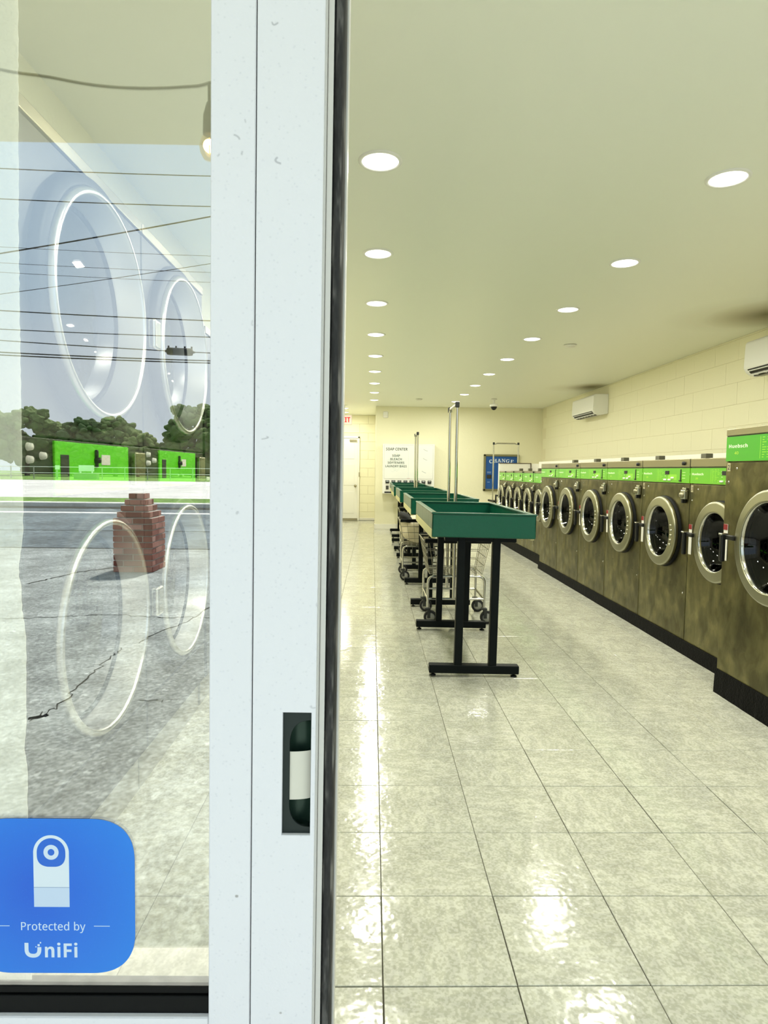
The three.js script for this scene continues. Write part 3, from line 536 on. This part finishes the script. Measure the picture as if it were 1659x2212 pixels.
{
  const cart = makeCart('wire laundry cart with a tall double hanger between the first two tables');
  cart.position.set(0.645, 0, -4.98);
  const pole = pipe([[-0.02, 0.19, -0.22], [-0.02, 1.655, -0.22], [-0.02, 1.655, 0.22], [-0.02, 0.19, 0.22]], 0.0125, 0.02, 10);
  const plain = copyOf(cart, 'laundry_cart', [0.545, 0, -6.87], 0, 'wire laundry cart holding clothes, between the second and third tables');
  part('hanger_pole', pole, M.chrome, cart);
  for (const z of [-0.22, 0.22]) part('pole_joint', box(-0.036, -0.004, 1.63, 1.672, z - 0.017, z + 0.017, 0.006), M.greyDark, cart);
  copyOf(cart, 'laundry_cart', [0.62, 0, -8.76], 0, 'wire laundry cart between the third and fourth tables, only its tall hanger showing');
  copyOf(cart, 'laundry_cart', [2.36, 0, -11.3], Math.PI / 2 + 0.03, 'laundry cart parked behind the small washers, only its hanger bar showing');
  // laundry in the second cart
  const cloth = (r, sx, sy, sz, seed) => { const g = new THREE.IcosahedronGeometry(r, 14), p = g.attributes.position, q = rng(seed), f = [...Array(6)].map(() => [q() * 30 - 15, q() * 30 - 15, q() * 30 - 15, q() * 6]); for (let i = 0; i < p.count; i++) { const x = p.getX(i), y = p.getY(i), z = p.getZ(i); let s = 1; for (const [a, b, c, e] of f) s += 0.07 * Math.abs(Math.sin(x * a + y * b + z * c + e)) - 0.03; p.setXYZ(i, x * s * sx, y * s * sy, z * s * sz); } g.computeVertexNormals(); return g; };
  const a = single('laundry_pile', cloth(0.15, 1.35, 0.95, 1.2, 5), std({ color: 0xd9cfb4, roughness: 0.95 }), 'crumpled cream laundry heaped in the cart behind the second table', 'laundry'); a.position.set(0.52, 0.535, -6.86);
  const b = single('laundry_bag', cloth(0.1, 0.8, 0.4, 1.5, 12), std({ color: 0x11120f, roughness: 0.85 }), 'black garment lying over the left rim of the cart with clothes', 'laundry'); b.position.set(0.365, 0.655, -6.84); b.rotation.z = -0.6;
}

// ============================================================ THINGS ON THE WALLS AND CEILING
function makeAC(label, z) {
  const t = thing('air_conditioner', label, 'air conditioner', [XR - 0.005, 1.975, z], -Math.PI / 2, 'wall air conditioners'), w = 0.47;
  const s = new THREE.Shape(); s.moveTo(0, 0.285); s.lineTo(0, 0.02); s.lineTo(0.12, 0); s.quadraticCurveTo(0.2, 0.015, 0.212, 0.075); s.lineTo(0.205, 0.26); s.quadraticCurveTo(0.2, 0.285, 0.17, 0.285); s.closePath();
  const g = new THREE.ExtrudeGeometry(s, { depth: 2 * w, bevelEnabled: true, bevelThickness: 0.006, bevelSize: 0.004, bevelSegments: 2, curveSegments: 8 }); g.rotateY(-Math.PI / 2); g.translate(w, 0, 0.006);
  part('casing', g, M.acWhite, t);
  for (const k of [0, 1]) { const l = box(-w + 0.06, w - 0.06, -0.004, 0.004, -0.028, 0.028, 0.003); l.rotateX(0.5); part('louver', at(l, 0, 0.018 + k * 0.028, 0.168 + k * 0.034), M.acWhite, t); }
  part('outlet', [box(-w + 0.05, w - 0.05, -0.003, 0.014, 0.10, 0.165, 0.002), (() => { const q = box(-w + 0.05, w - 0.05, -0.022, 0.022, -0.003, 0.004); q.rotateX(0.75); return at(q, 0, 0.036, 0.203); })()], M.black, t);
  for (let k = 0; k < 7; k++) part('vane', box(-0.36 + k * 0.12, -0.354 + k * 0.12, 0.0, 0.03, 0.14, 0.19), M.white, t);
  part('status_window', box(w - 0.13, w - 0.09, 0.13, 0.215, 0.21, 0.2165, 0.002), M.white, t);
  part('badge', box(w - 0.12, w - 0.1, 0.14, 0.155, 0.2155, 0.219, 0.002), M.black, t);
  part('inlet_grille', [0, 1, 2, 3, 4].map((k) => box(-w + 0.04, w - 0.04, 0.287, 0.292, 0.03 + k * 0.03, 0.042 + k * 0.03)), M.greyDark, t);
}
makeAC('white wall air conditioner at the far end of the right wall', -9.46);
makeAC('white wall air conditioner cut by the right edge', -4.86);
{
  const t = thing('exit_sign', 'red lit exit sign hanging in the corridor beside the white door', 'exit sign', [-0.56, 2.02, -12.35]);
  const tex = canvasTex(256, 128, (c, w, h) => { c.fillStyle = '#fff2ee'; c.fillRect(0, 0, w, h); c.fillStyle = '#e0101c'; c.font = 'bold 104px sans-serif'; c.textAlign = 'center'; c.fillText('EXIT', w / 2, 101); });
  part('housing', box(-0.155, 0.155, 0, 0.19, -0.03, 0.012, 0.006), M.white, t);
  const fg = new THREE.BoxGeometry(0.29, 0.165, 0.004); fg.translate(0, 0.095, 0.013);
  part('lit_face', fg, std({ map: tex, emissive: new THREE.Color().setRGB(1, 0.3, 0.3), emissiveMap: tex, emissiveIntensity: 0.5, roughness: 0.5 }), t);
  part('hanger', [box(-0.02, 0.02, 0.19, CEIL - 2.02, -0.015, 0.0, 0.002), box(-0.06, 0.06, CEIL - 2.03, CEIL - 2.02, -0.04, 0.03, 0.003)], M.white, t);
  const s = thing('motion_sensor', 'small white motion sensor high on the back wall', 'sensor', [0.245, 2.17, -DB]);
  part('shell', box(-0.05, 0.05, 0, 0.125, 0, 0.045, 0.02, 3), M.white, s); part('lens', box(-0.032, 0.032, 0.02, 0.06, 0.04, 0.049, 0.008, 2), M.tagWhite, s);
  const d = thing('dome_camera', 'white dome security camera with a black eye under the ceiling', 'camera', [2.07, CEIL, -10.97]);
  part('mount', [lathe([[0, 0], [0.05, 0], [0.05, -0.012], [0.02, -0.02], [0.02, -0.09], [0, -0.09]].reverse(), 20), at(lathe([[0, -0.085], [0.06, -0.085], [0.072, -0.1], [0.072, -0.125], [0.055, -0.13], [0, -0.13]].reverse(), 24), 0, 0, 0)], M.white, d);
  part('dome', lathe([[0.055, -0.128], [0.05, -0.15], [0.035, -0.175], [0.015, -0.187], [0, -0.189]].reverse(), 20), M.black, d);
  for (const [x, z, l] of [[1.909, -6.244, 'flat round smoke detector on the ceiling between light row and right wall'], [0.794, -11.13, 'flat round smoke detector on the ceiling near the back wall']]) {
    const q = thing('smoke_detector', l, 'smoke detector', [x, CEIL, z]);
    part('base', lathe([[0, 0], [0.062, 0], [0.062, -0.008], [0, -0.008]].reverse(), 24), M.trim, q); part('cap', lathe([[0.052, -0.008], [0.048, -0.022], [0.02, -0.028], [0, -0.028]].reverse(), 24), M.trim, q);
  }
}
{ // soap dispenser on the back wall
  const t = thing('soap_dispenser', 'white coin soap dispenser on the back wall headed SOAP CENTER', 'vending machine', [0.695, 0, -DB]), w = 0.5, d = 0.2;
  part('cabinet', box(-w, w, 0.705, 1.66, 0, d, 0.008, 2), M.white, t);
  const tex = canvasTex(1024, 720, (c, W, H) => {
    c.fillStyle = '#f1f1ea'; c.fillRect(0, 0, W, H); c.strokeStyle = '#b8b8b0'; c.lineWidth = 4; c.strokeRect(6, 6, W - 12, H - 12); c.fillStyle = '#c9d6d2'; c.fillRect(508, 8, 3, H - 16);
    const r = rng(4); for (let i = 0; i < 30; i++) { c.strokeStyle = `rgba(120,165,165,${0.15 + r() * 0.25})`; c.lineWidth = 3; c.beginPath(); c.arc(250 + (r() - 0.5) * 330, 370 + (r() - 0.5) * 360, 8 + r() * 40, 0, 7); c.stroke(); }
    c.fillStyle = '#23302c'; c.textAlign = 'center'; c.font = 'bold 78px sans-serif'; c.fillText('SOAP CENTER', 262, 122, 450);
    c.fillStyle = '#3a4a45'; c.font = 'bold 66px sans-serif'; ['SOAP', 'BLEACH', 'SOFTENERS', 'LAUNDRY BAGS'].forEach((s, i) => c.fillText(s, 250, 255 + i * 74, [170, 250, 350, 450][i]));
    c.strokeStyle = 'rgba(120,130,140,0.6)'; for (const [x, y] of [[860, 110], [850, 300], [830, 570]]) { c.lineWidth = 8; c.beginPath(); c.moveTo(x - 40, y - 20); c.quadraticCurveTo(x, y + 10, x + 46, y + 20); c.stroke(); }
    c.fillStyle = '#c02a2a'; c.fillRect(480, 705, 60, 3);
  });
  const fg = new THREE.BoxGeometry(0.95, 0.655, 0.006); fg.translate(0, 1.32, d + 0.001);
  part('sign_panel', fg, std({ map: tex, roughness: 0.45 }), t);
  const cols = [0x3a3a34, 0xb02828, 0x3b4038, 0xc01818, 0xc01818, 0xa82020, 0x6a6f66, 0x2d62a8];
  for (let k = 0; k < 8; k++) {
    const x = -0.405 + k * 0.116;
    const c = part('coin_pull', [box(x - 0.036, x + 0.036, 0.905, 0.965, d, d + 0.02, 0.006), box(x - 0.024, x + 0.024, 0.912, 0.93, d + 0.016, d + 0.045, 0.004)], M.greyDark, t);
    part('slide_plate', box(x - 0.024, x + 0.024, 0.934, 0.958, d + 0.018, d + 0.024, 0.004), M.chrome, c);
    const win = part('product_window', box(x - 0.038, x + 0.038, 0.77, 0.875, d - 0.002, d + 0.004, 0.002), M.tagWhite, t);
    part('soap_packet', box(x - 0.028, x + 0.026, 0.785, 0.86, d + 0.003, d + 0.009, 0.003), std({ color: cols[k], roughness: 0.6 }), win);
  }
  part('delivery_slot', box(-0.46, 0.46, 0.72, 0.745, d - 0.002, d + 0.008, 0.003), M.black, t);
  // change machine set in the wall
  const m = thing('change_machine', 'blue change machine in a grey frame on the back wall, lettered CHANGE', 'change machine', [2.52, 0, -DB]);
  const ct = canvasTex(512, 560, (c, W, H) => {
    c.fillStyle = '#12529e'; c.fillRect(0, 0, W, H); c.fillStyle = '#eef4fa'; c.font = 'bold 84px serif'; c.textAlign = 'center';
    'CHANGE'.split('').forEach((s, i) => { c.save(); c.translate(86 + i * 68, 122 - Math.sin((i + 0.5) / 6 * Math.PI) * 22); c.rotate((i - 2.5) * 0.07); c.fillText(s, 0, 0); c.restore(); });
    c.font = 'bold 70px sans-serif'; c.fillText('$5', 290, 220); c.fillText('$1', 290, 290);
    c.fillStyle = '#dce9f6'; c.fillRect(24, 268, 66, 4); c.fillRect(24, 282, 66, 3); c.fillRect(30, 440, 44, 4);
  });
  part('frame', [box(-0.345, -0.305, 0.775, 1.49, 0, 0.05, 0.006), box(0.305, 0.345, 0.775, 1.49, 0, 0.05, 0.006), box(-0.345, 0.345, 1.45, 1.49, 0, 0.05, 0.006), box(-0.345, 0.345, 0.775, 0.815, 0, 0.05, 0.006)], std({ color: 0x8a8766, roughness: 0.4, metalness: 0.6 }), m);
  const cg = new THREE.BoxGeometry(0.61, 0.635, 0.03); cg.translate(0, 1.1325, 0.016);
  part('face', cg, std({ map: ct, roughness: 0.4 }), m);
  part('bill_slot', [box(-0.28, -0.19, 1.02, 1.09, 0.03, 0.045, 0.005), box(-0.275, -0.195, 1.05, 1.062, 0.043, 0.047)], M.greyDark, m);
}

// ============================================================ STACKED DRYERS behind the glass (face at X = -0.8)
// local frame: +x runs along the row away from the glass, front faces +z
function makeDryer(label, pos) {
  const t = thing('stack_dryer', label, 'dryer', pos, Math.PI / 2, 'stacked dryers along the left wall'), w = 0.387, D = 0.26;
  part('cabinet', [box(-w, -w + 0.012, 0.15, 1.985, -D, -0.004), box(w - 0.012, w, 0.15, 1.985, -D, -0.004), box(-w, w, 1.95, 1.985, -D, -0.004), box(-w, w, 0.15, 0.17, -D, -0.004), box(-w, w, 0.15, 1.985, -D, -D + 0.01)], M.dryer, t);
  part('kick_base', box(-w, w, 0, 0.15, -D, -0.03), M.kick, t);
  part('top_trim', box(-w, w, 1.955, 1.99, -0.004, 0.008, 0.003), M.lid, t);
  part('lint_door', box(-w + 0.003, w - 0.003, 0.155, 0.325, -0.012, 0.004, 0.004), M.dryer, t);
  const doorAt = (cy, y0, y1, nm) => {
    const s = new THREE.Shape([[-w, y0], [w, y0], [w, y1], [-w, y1]].map((p) => new THREE.Vector2(...p))), h = new THREE.Path(); h.absarc(0, cy, 0.305, 0, Math.PI * 2, true); s.holes.push(h);
    const g = new THREE.ExtrudeGeometry(s, { depth: 0.008, bevelEnabled: true, bevelThickness: 0.003, bevelSize: 0.003, bevelOffset: -0.003, bevelSegments: 1, curveSegments: 40 }); g.translate(0, 0, -0.009); part(nm, boxUV(g, cy, 0), M.dryer, t);
    const d = part('door', at(lathe([[0.309, 0.0], [0.309, 0.03], [0.314, 0.034], [0.318, 0.034], [0.334, 0.031], [0.341, 0.024], [0.345, 0.012], [0.345, 0.0]], 64, 'z'), 0, cy, 0), M.dryerDark, t);
    part('door_rim', at(lathe([[0.270, -0.045], [0.290, 0.040], [0.293, 0.047], [0.299, 0.050], [0.306, 0.047], [0.311, 0.040], [0.311, 0.02]], 64, 'z'), 0, cy, 0), M.dryerRing, d, 'bright funnel-shaped rim of the door');
    part('door_seal', at(lathe([[0.258, -0.045], [0.262, -0.034], [0.271, -0.032], [0.273, -0.045]], 56, 'z'), 0, cy, 0), M.rubber, d);
    part('door_glass', at(lathe([[0, -0.022], [0.12, -0.024], [0.2, -0.03], [0.264, -0.038]], 48, 'z'), 0, cy, 0), M.doorGlass, d);
    part('door_handle', box(0.312, 0.372, cy - 0.05, cy + 0.05, 0.045, 0.075, 0.01, 2), M.chrome, d);
    const dg = [lathe([[0.3, -0.05], [0.32, -0.06], [0.32, -0.235], [0, -0.24]], 40, 'z')];
    for (let k = 0; k < 4; k++) { const b = box(-0.02, 0.02, 0.25, 0.32, -0.23, -0.07, 0.01); b.rotateZ(k * Math.PI / 2 + 0.4); dg.push(b); }
    part('drum', at(join(dg), 0, cy, 0), M.drum, t);
  };
  doorAt(1.606, 1.232, 1.953, 'upper_front'); doorAt(0.70, 0.33, 1.08, 'lower_front');
  const band = part('control_band', box(-w, w, 1.083, 1.229, -0.012, 0.002, 0.003), M.dryer, t);
  const pn = part('control_panel', box(-w + 0.145, w - 0.15, 1.086, 1.224, 0.001, 0.008, 0.002), phy({ color: 0x63e010, roughness: 0.45 }), t, 'green control panel between the two doors');
  // the coin cluster sits at the end nearer the glass
  part('coin_knob', [lathe([[0, 0.016], [0.008, 0.014], [0.009, 0]], 12, 'z'), at(box(-0.006, 0.006, 0.0, 0.05, 0, 0.008, 0.003), 0, -0.02, 0)].map((g) => at(g, -0.01, 1.178, 0.008)), M.black, pn);
  part('notice', box(0.03, 0.09, 1.165, 1.195, 0.007, 0.0095, 0.001), M.tagWhite, pn);
  part('notice_shape', box(-0.215, -0.17, 1.12, 1.19, 0.007, 0.0095, 0.004), M.greyDark, pn);
  for (const [x, y] of [[-w + 0.03, 1.205], [-w + 0.03, 1.175], [-w + 0.09, 1.185]]) part('coin_button', at(lathe([[0, 0.012], [0.008, 0.011], [0.01, 0]], 12, 'z'), x, y, 0.002), M.white, band);
  part('coin_display', box(-w + 0.015, -w + 0.05, 1.1, 1.145, 0.002, 0.007, 0.003), M.black, band);
  part('coin_box', box(w - 0.12, w - 0.03, 1.1, 1.21, 0.002, 0.022, 0.006), M.lid, band);
  return t;
}
{
  const g = 'stacked dryers along the left wall';
  const d = makeDryer('nearest stacked pair of dryers seen through the glass', [-0.8, 0, -1.85]);
  copyOf(d, 'stack_dryer', [-0.8, 0, -2.632], Math.PI / 2, 'second stacked pair of dryers through the glass, beside the door frame', g);
  const c = copyOf(d, 'stack_dryer', [-0.803, 0, -3.46], Math.PI / 2, 'lower dryer stack farther in, only a sliver beside the door frame', g); c.scale.y = 0.92;
}

// ============================================================ OUTSIDE: the lot, street and field before the shop, seen mirrored in the glass
const out = (d) => d - 2 * DF; // z of something the glass shows at depth d
{
  struct('apron', box(-9, 9, -0.3, 0.004, -0.85, out(1.475), 0.004), M.concrete);
  const lot = struct('parking_lot', [box(-60, 30, -0.3, 0.0, out(1.475), out(9.05))], M.asphalt);
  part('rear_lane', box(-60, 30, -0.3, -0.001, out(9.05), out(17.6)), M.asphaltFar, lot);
  part('lane_seam', box(-60, 30, -0.3, 0.001, out(11.55), out(11.62)), M.crack, lot);
  part('lane_edge', box(-60, 30, -0.3, 0.0015, out(9.02), out(9.1)), M.crack, lot);
  part('white_line', box(-60, 30, -0.3, 0.002, out(15.9), out(16.3)), M.white, lot);
  const ribbon = (pts, w) => { // a crack: a narrow uneven strip along the polyline
    const q = [], r = rng(pts.length * 31 + Math.round(pts[0][0] * 100)), P = [];
    for (let i = 0; i + 1 < pts.length; i++) for (let k = 0; k < 8; k++) P.push([lerp(pts[i][0], pts[i + 1][0], k / 8) + (r() - 0.5) * 0.035, lerp(pts[i][1], pts[i + 1][1], k / 8) + (r() - 0.5) * 0.05]);
    P.push(pts[pts.length - 1]);
    const pos = [], idx = [];
    P.forEach((p, i) => { const n = P[Math.min(i + 1, P.length - 1)], b = P[Math.max(i - 1, 0)], dx = n[0] - b[0], dz = n[1] - b[1], l = Math.hypot(dx, dz) || 1, ww = 0.55 * w * (0.4 + r()); pos.push(p[0] - dz / l * ww, 0.0022, out(p[1] + dx / l * ww), p[0] + dz / l * ww, 0.0022, out(p[1] - dx / l * ww)); if (i) { const a = i * 2; idx.push(a - 2, a - 1, a, a - 1, a + 1, a); } });
    const g = new THREE.BufferGeometry(); g.setAttribute('position', new THREE.Float32BufferAttribute(pos, 3)); g.setIndex(idx); g.computeVertexNormals(); return boxUV(g);
  };
  part('crack', ribbon([[-3.378, 6.247], [-3.305, 6.57], [-3.213, 6.992], [-2.9, 7.4]], 0.02), M.crack, lot);
  part('crack', ribbon([[-2.9, 4.81], [-2.628, 4.829], [-2.337, 4.916], [-2.04, 4.974], [-1.692, 4.906], [-1.2, 4.884]], 0.008), M.crack, lot);
  part('crack', ribbon([[-1.56, 2.868], [-1.509, 3.016], [-1.55, 3.457], [-1.582, 3.846], [-1.599, 4.048]], 0.007), M.crack, lot);
  part('crack', ribbon([[-1.35, 5.3], [-1.392, 4.736], [-1.509, 4.371], [-1.527, 4.159]], 0.008), M.crack, lot);
  part('crack', ribbon([[-1.158, 3.145], [-1.05, 3.11], [-0.967, 3.122]], 0.004), M.crack, lot);
  part('hole', ribbon([[-1.565, 2.88], [-1.54, 2.90], [-1.51, 2.915]], 0.022), M.rubber, lot);
  struct('kerb', box(-60, 30, -0.3, 0.12, out(18.4), out(18.9), 0.03), M.concrete);
  struct('gutter', box(-60, 30, -0.3, 0.004, out(17.6), out(18.4)), M.crack);
  struct('verge', [box(-60, 30, -0.3, 0.11, out(18.9), out(21.6))], M.grass);
  struct('street', box(-140, 80, -0.3, 0.02, out(21.6), out(52)), M.road);
  struct('field', box(-160, 90, -0.3, 0.03, out(52), out(140)), M.grass);
  // canopy over the walk, on slim posts
  const s = new THREE.Shape([[-6, 0.55], [-6, -out(3.62)], [4, -out(3.56)], [4, 0.55]].map((p) => new THREE.Vector2(...p)));
  const g = new THREE.ExtrudeGeometry(s, { depth: 0.2, bevelEnabled: true, bevelThickness: 0.01, bevelSize: 0.01, bevelSegments: 1 }); g.rotateX(-Math.PI / 2); g.translate(0, 2.915, 0);
  const can = struct('canopy', boxUV(g), M.canopy);
  for (const [x, d] of [[-5.6, 3.4], [3.6, 3.4]]) part('canopy_post', box(x - 0.05, x + 0.05, 0, 2.93, out(d) - 0.05, out(d) + 0.05, 0.006), M.white, can);
}
{ // string light under the canopy
  const z = out(2.2), t = thing('string_light', 'string light cable with a lit filament bulb, mirrored high in the glass', 'string light', [0, 0, z]);
  part('cable', tube([[-1.75, 2.92, 0], [-1.5, 2.52, 0], [-1.234, 2.456, 0], [-1.085, 2.437, 0], [-0.934, 2.414, 0], [-0.783, 2.407, 0], [-0.631, 2.415, 0], [-0.548, 2.43, 0], [-0.3, 2.52, 0], [0.1, 2.92, 0]], 0.0045, 6, false, true), M.cable, t);
  const b = part('bulb_holder', at(lathe([[0, 0.11], [0.009, 0.1], [0.02, 0.06], [0.022, 0.0], [0, 0]].reverse(), 18), -0.553, 2.265, 0), M.cable, t);
  part('bulb_drop', rod([-0.553, 2.37, 0], [-0.553, 2.432, 0], 0.005, 6), M.cable, b);
  const bulb = part('bulb_glass', at(lathe([[0, -0.085], [0.018, -0.08], [0.03, -0.06], [0.033, -0.04], [0.028, -0.018], [0.017, 0.0]], 24), -0.553, 2.265, 0), phy({ color: new THREE.Color().setRGB(0.96, 0.85, 0.66), transmission: 1, thickness: 0, roughness: 0, ior: 1.45 }), t, 'amber glass bulb');
  part('filament', at(new THREE.CylinderGeometry(0.0025, 0.0025, 0.05, 8), -0.553, 2.228, 0), std({ color: 0xffffff, emissive: new THREE.Color().setRGB(1, 0.62, 0.1), emissiveIntensity: 3 }), bulb);
  const l = new THREE.PointLight(new THREE.Color().setRGB(1, 0.65, 0.3), 0.05); l.name = 'filament_light'; l.position.set(-0.553, 2.228, z); scene.add(l);
}
{ // stepped brick pillar standing in the lot
  const cx = -2.625, w = 0.43, z1 = out(7.0), dp = 0.44, t = thing('brick_pillar', 'low stepped red brick pillar on the asphalt, mirrored in the glass', 'pillar', [cx, 0, z1 + dp / 2]);
  const mats = [0xa8695a, 0x9a5a4c, 0xb57a6a, 0x864a3e, 0xc08e80].map((c) => std({ color: c, roughness: 0.9, bumpMap: scaled(bumpFine, 4), bumpScale: 0.004 }));
  const CH = 0.067, core = [], geos = {};
  const brickGeo = (L) => geos[L.toFixed(3)] ??= boxUV(new RoundedBoxGeometry(L - 0.01, CH - 0.011, 0.1, 1, 0.004), R(0, 3), R(0, 3));
  for (let c = 0; c < 13; c++) {
    const k = c < 9 ? 0 : c - 8, hw = w / 2 - k * 0.032, hd = dp / 2 - k * 0.032;
    core.push(box(-hw + 0.008, hw - 0.008, c * CH, (c + 1) * CH - 0.004, -hd + 0.008, hd - 0.008));
    for (const [face, half, off] of [[0, hw, hd], [1, hd, hw], [2, hw, hd], [3, hd, hw]]) {
      const n = 2, L = 2 * half / n, sh = c % 2 ? L / 2 : 0;
      for (let i = 0; i < n + (sh ? 1 : 0); i++) {
        let a = -half + i * L - sh, b = a + L; a = Math.max(a, -half); b = Math.min(b, half); if (b - a < 0.03) continue;
        const m = part('brick', brickGeo(b - a), mats[Math.floor(rand() * 5)], t), u = (a + b) / 2, f = off - 0.05 + R(-0.002, 0.003);
        const A = face * Math.PI / 2; m.position.set(Math.cos(A) * u + Math.sin(A) * f, (c + 0.5) * CH - 0.002, -Math.sin(A) * u + Math.cos(A) * f); m.rotation.y = A;
      }
    }
  }
  part('mortar', core, std({ color: 0xcfc6ba, roughness: 1 }), t);
}
{ // overhead wires along the street
  const z = out(25);
  const W = [
    [12.281, 12.155, 0.018, 'topmost of the thin black overhead wires mirrored in the glass'], [11.216, 11.082, 0.018, 'second overhead wire from the top in the mirrored sky'],
    [9.255, 10.791, 0.026, 'thick dark cable rising to the right across the mirrored sky'], [9.512, 9.314, 0.008, 'faint overhead wire just below the rising thick cable'],
    [8.946, 8.727, 0.008, 'faint overhead wire, second below the rising thick cable'], [8.62, 8.381, 0.008, 'lowest of the three faint overhead wires'],
    [7.896, 9.194, 0.012, 'thin overhead wire rising to the right below the thick rising cable'], [7.204, 6.954, 0.022, 'dark overhead wire, the upper of the two level ones above the splice case'],
    [6.509, 6.342, 0.018, 'overhead wire right above the one that carries the splice case'], [6.074, 5.728, 0.02, 'overhead wire that carries the black splice case'],
    [5.638, 5.446, 0.026, 'upper cable of the thick lowest pair of overhead wires'], [5.55, 5.376, 0.026, 'lower cable of the thick lowest pair of overhead wires']];
  W.forEach(([a, b, r, label], i) => {
    const sl = (b - a) / 8.05, Y = (x) => a + sl * (x + 14.2), pts = [];
    for (let k = 0; k <= 6; k++) { const x = lerp(-26, 6, k / 6); pts.push([x, Y(x) + 0.0015 * (x + 10.2) * (x + 10.2), z + i * 0.12]); }
    single('overhead_wire', tube(pts, r, 6, false, true), M.cable, label, 'wire', 'overhead wires along the street');
  });
  const g = lathe([[0, -0.62], [0.04, -0.6], [0.05, -0.53], [0.13, -0.5], [0.15, -0.42], [0.15, 0.42], [0.13, 0.5], [0.05, 0.53], [0.04, 0.6], [0, 0.62]].reverse(), 16, 'x');
  const clips = [-0.45, -0.15, 0.2, 0.47].map((x) => at(box(-0.03, 0.03, 0.1, 0.22, -0.03, 0.03, 0.01), x, 0, 0));
  const s = single('splice_case', [g, ...clips], M.cable, 'black cylindrical splice case hanging on an overhead wire', 'cable splice'); s.position.set(-7.79, 5.80, z + 1.08); s.rotation.z = -0.03;
}
{ // trees behind the field
  const leafMats = [0x5c7238, 0x465c30, 0x78884a].map((c) => std({ color: c, roughness: 0.95 }));
  function tree(x, d, h, wd, mat, seed, label) {
    const t = thing('tree', label, 'tree', [x, 0, out(d)], 0, 'trees beyond the field'), q = rng(seed), blobs = [];
    for (let i = 0; i < 150; i++) {
      const u = q() * 2 - 1, a = q() * Math.PI * 2, k = Math.cbrt(0.25 + 0.75 * q()), px = Math.sqrt(1 - u * u) * Math.cos(a) * wd * k, py = h * 0.58 + u * h * 0.38 * k, pz = Math.sqrt(1 - u * u) * Math.sin(a) * wd * k;
      const g = new THREE.IcosahedronGeometry(wd * (0.10 + 0.12 * q()), 2), p = g.attributes.position, f = q() * 9;
      for (let j = 0; j < p.count; j++) { const X = p.getX(j), Y = p.getY(j), Z = p.getZ(j), s = 1 + 0.28 * Math.sin(X * 5.1 + f) * Math.sin(Y * 6.3 + f * 2) + 0.2 * Math.sin(Z * 7.7 + f * 3 + X * 3); p.setXYZ(j, X * s, Y * s * 0.85, Z * s); }
      g.computeVertexNormals(); g.translate(px, py, pz); blobs.push(g);
    }
    part('crown', blobs, leafMats[mat], t); part('trunk', rod([0, 0, 0], [0.1, h * 0.5, 0], h * 0.035, 10, h * 0.02), M.trunk, t);
  }
  tree(-40.2, 75, 8.2, 3.4, 0, 1, 'tall rounded tree at the left end of the mirrored tree line');
  tree(-36.2, 77, 6.4, 2.6, 2, 2, 'lower olive tree right of the tall one at the left end');
  tree(-33.2, 74, 7.0, 2.6, 1, 3, 'dark green tree left of centre in the mirrored tree line');
  tree(-30.4, 76, 7.2, 2.8, 0, 4, 'tree right above the white notice board in the mirrored tree line');
  tree(-27.4, 75, 5.6, 2.3, 2, 5, 'lower olive tree above the brick pillar');
  tree(-25.2, 80, 4.6, 1.8, 1, 6, 'small dark tree right of the brick pillar line');
  tree(-23.3, 78, 5.6, 1.6, 1, 7, 'small dark tree at the left foot of the tall right-hand tree');
  tree(-20.6, 74, 8.9, 3.1, 0, 8, 'tall tree at the right end beside the door frame');
  tree(-16.5, 76, 8.4, 3.0, 2, 9, 'tall olive tree at the far right, half cut by the door frame');
  tree(-44.5, 76, 7.4, 3.0, 2, 10, 'olive tree farthest left, behind the white film');
  for (let i = 0; i < 3; i++) {
    const blobs = [], q = rng(50 + i), x0 = [-47, -34.5, -23][i];
    for (let k = 0; k < 60; k++) { const g = new THREE.IcosahedronGeometry(0.7 + q() * 0.9, 1); g.scale(1.3, 0.9, 1); g.translate(q() * 13, 0.4 + q() * 2.6, q() * 2.5); blobs.push(g); }
    const h = single('hedge', blobs, leafMats[(i + 1) % 3], ['long hedge below the left part of the tree line', 'long hedge below the middle of the tree line', 'long hedge below the right part of the tree line'][i], 'hedge'); h.position.set(x0, 0, out(86));
  }
  // fence, notice board, small signs
  const f = thing('fence', 'low white rail fence with slim posts across the mirrored field', 'fence', [0, 0, out(57)]);
  for (let k = 0; k < 18; k++) part('post', box(-44 + k * 2, -43.93 + k * 2, 0, 1.15, -0.035, 0.035, 0.01), M.hub, f);
  for (const y of [0.55, 1.08]) part('rail', box(-44, -9.9, y - 0.03, y + 0.03, -0.02, 0.02, 0.01), M.white, f);
  const n = thing('notice_board', 'white notice board on a broad stone base in the mirrored field', 'sign', [-24.9, 0, out(56)]);
  part('board', box(-0.65, 0.65, 0.72, 1.25, -0.06, 0.06, 0.02), M.white, n); part('stone_base', box(-1.0, 1.0, 0, 0.56, -0.3, 0.3, 0.06), M.stone, n);
  for (const x of [-0.5, 0.5]) part('post', box(x - 0.05, x + 0.05, 0.5, 0.8, -0.05, 0.05, 0.01), M.white, n);
  const g = thing('small_sign', 'small white sign on a post left in the mirrored field', 'sign', [-27.6, 0, out(56.4)]);
  part('plate', box(-0.2, 0.2, 0.85, 1.22, -0.02, 0.02, 0.01), M.white, g); part('post', box(-0.035, 0.035, 0, 0.9, -0.02, 0.02, 0.005), M.hub, g);
}

scene.traverse((o) => { if (o.isMesh) { o.castShadow = true; o.receiveShadow = true; } });
renderer.render(scene, camera);
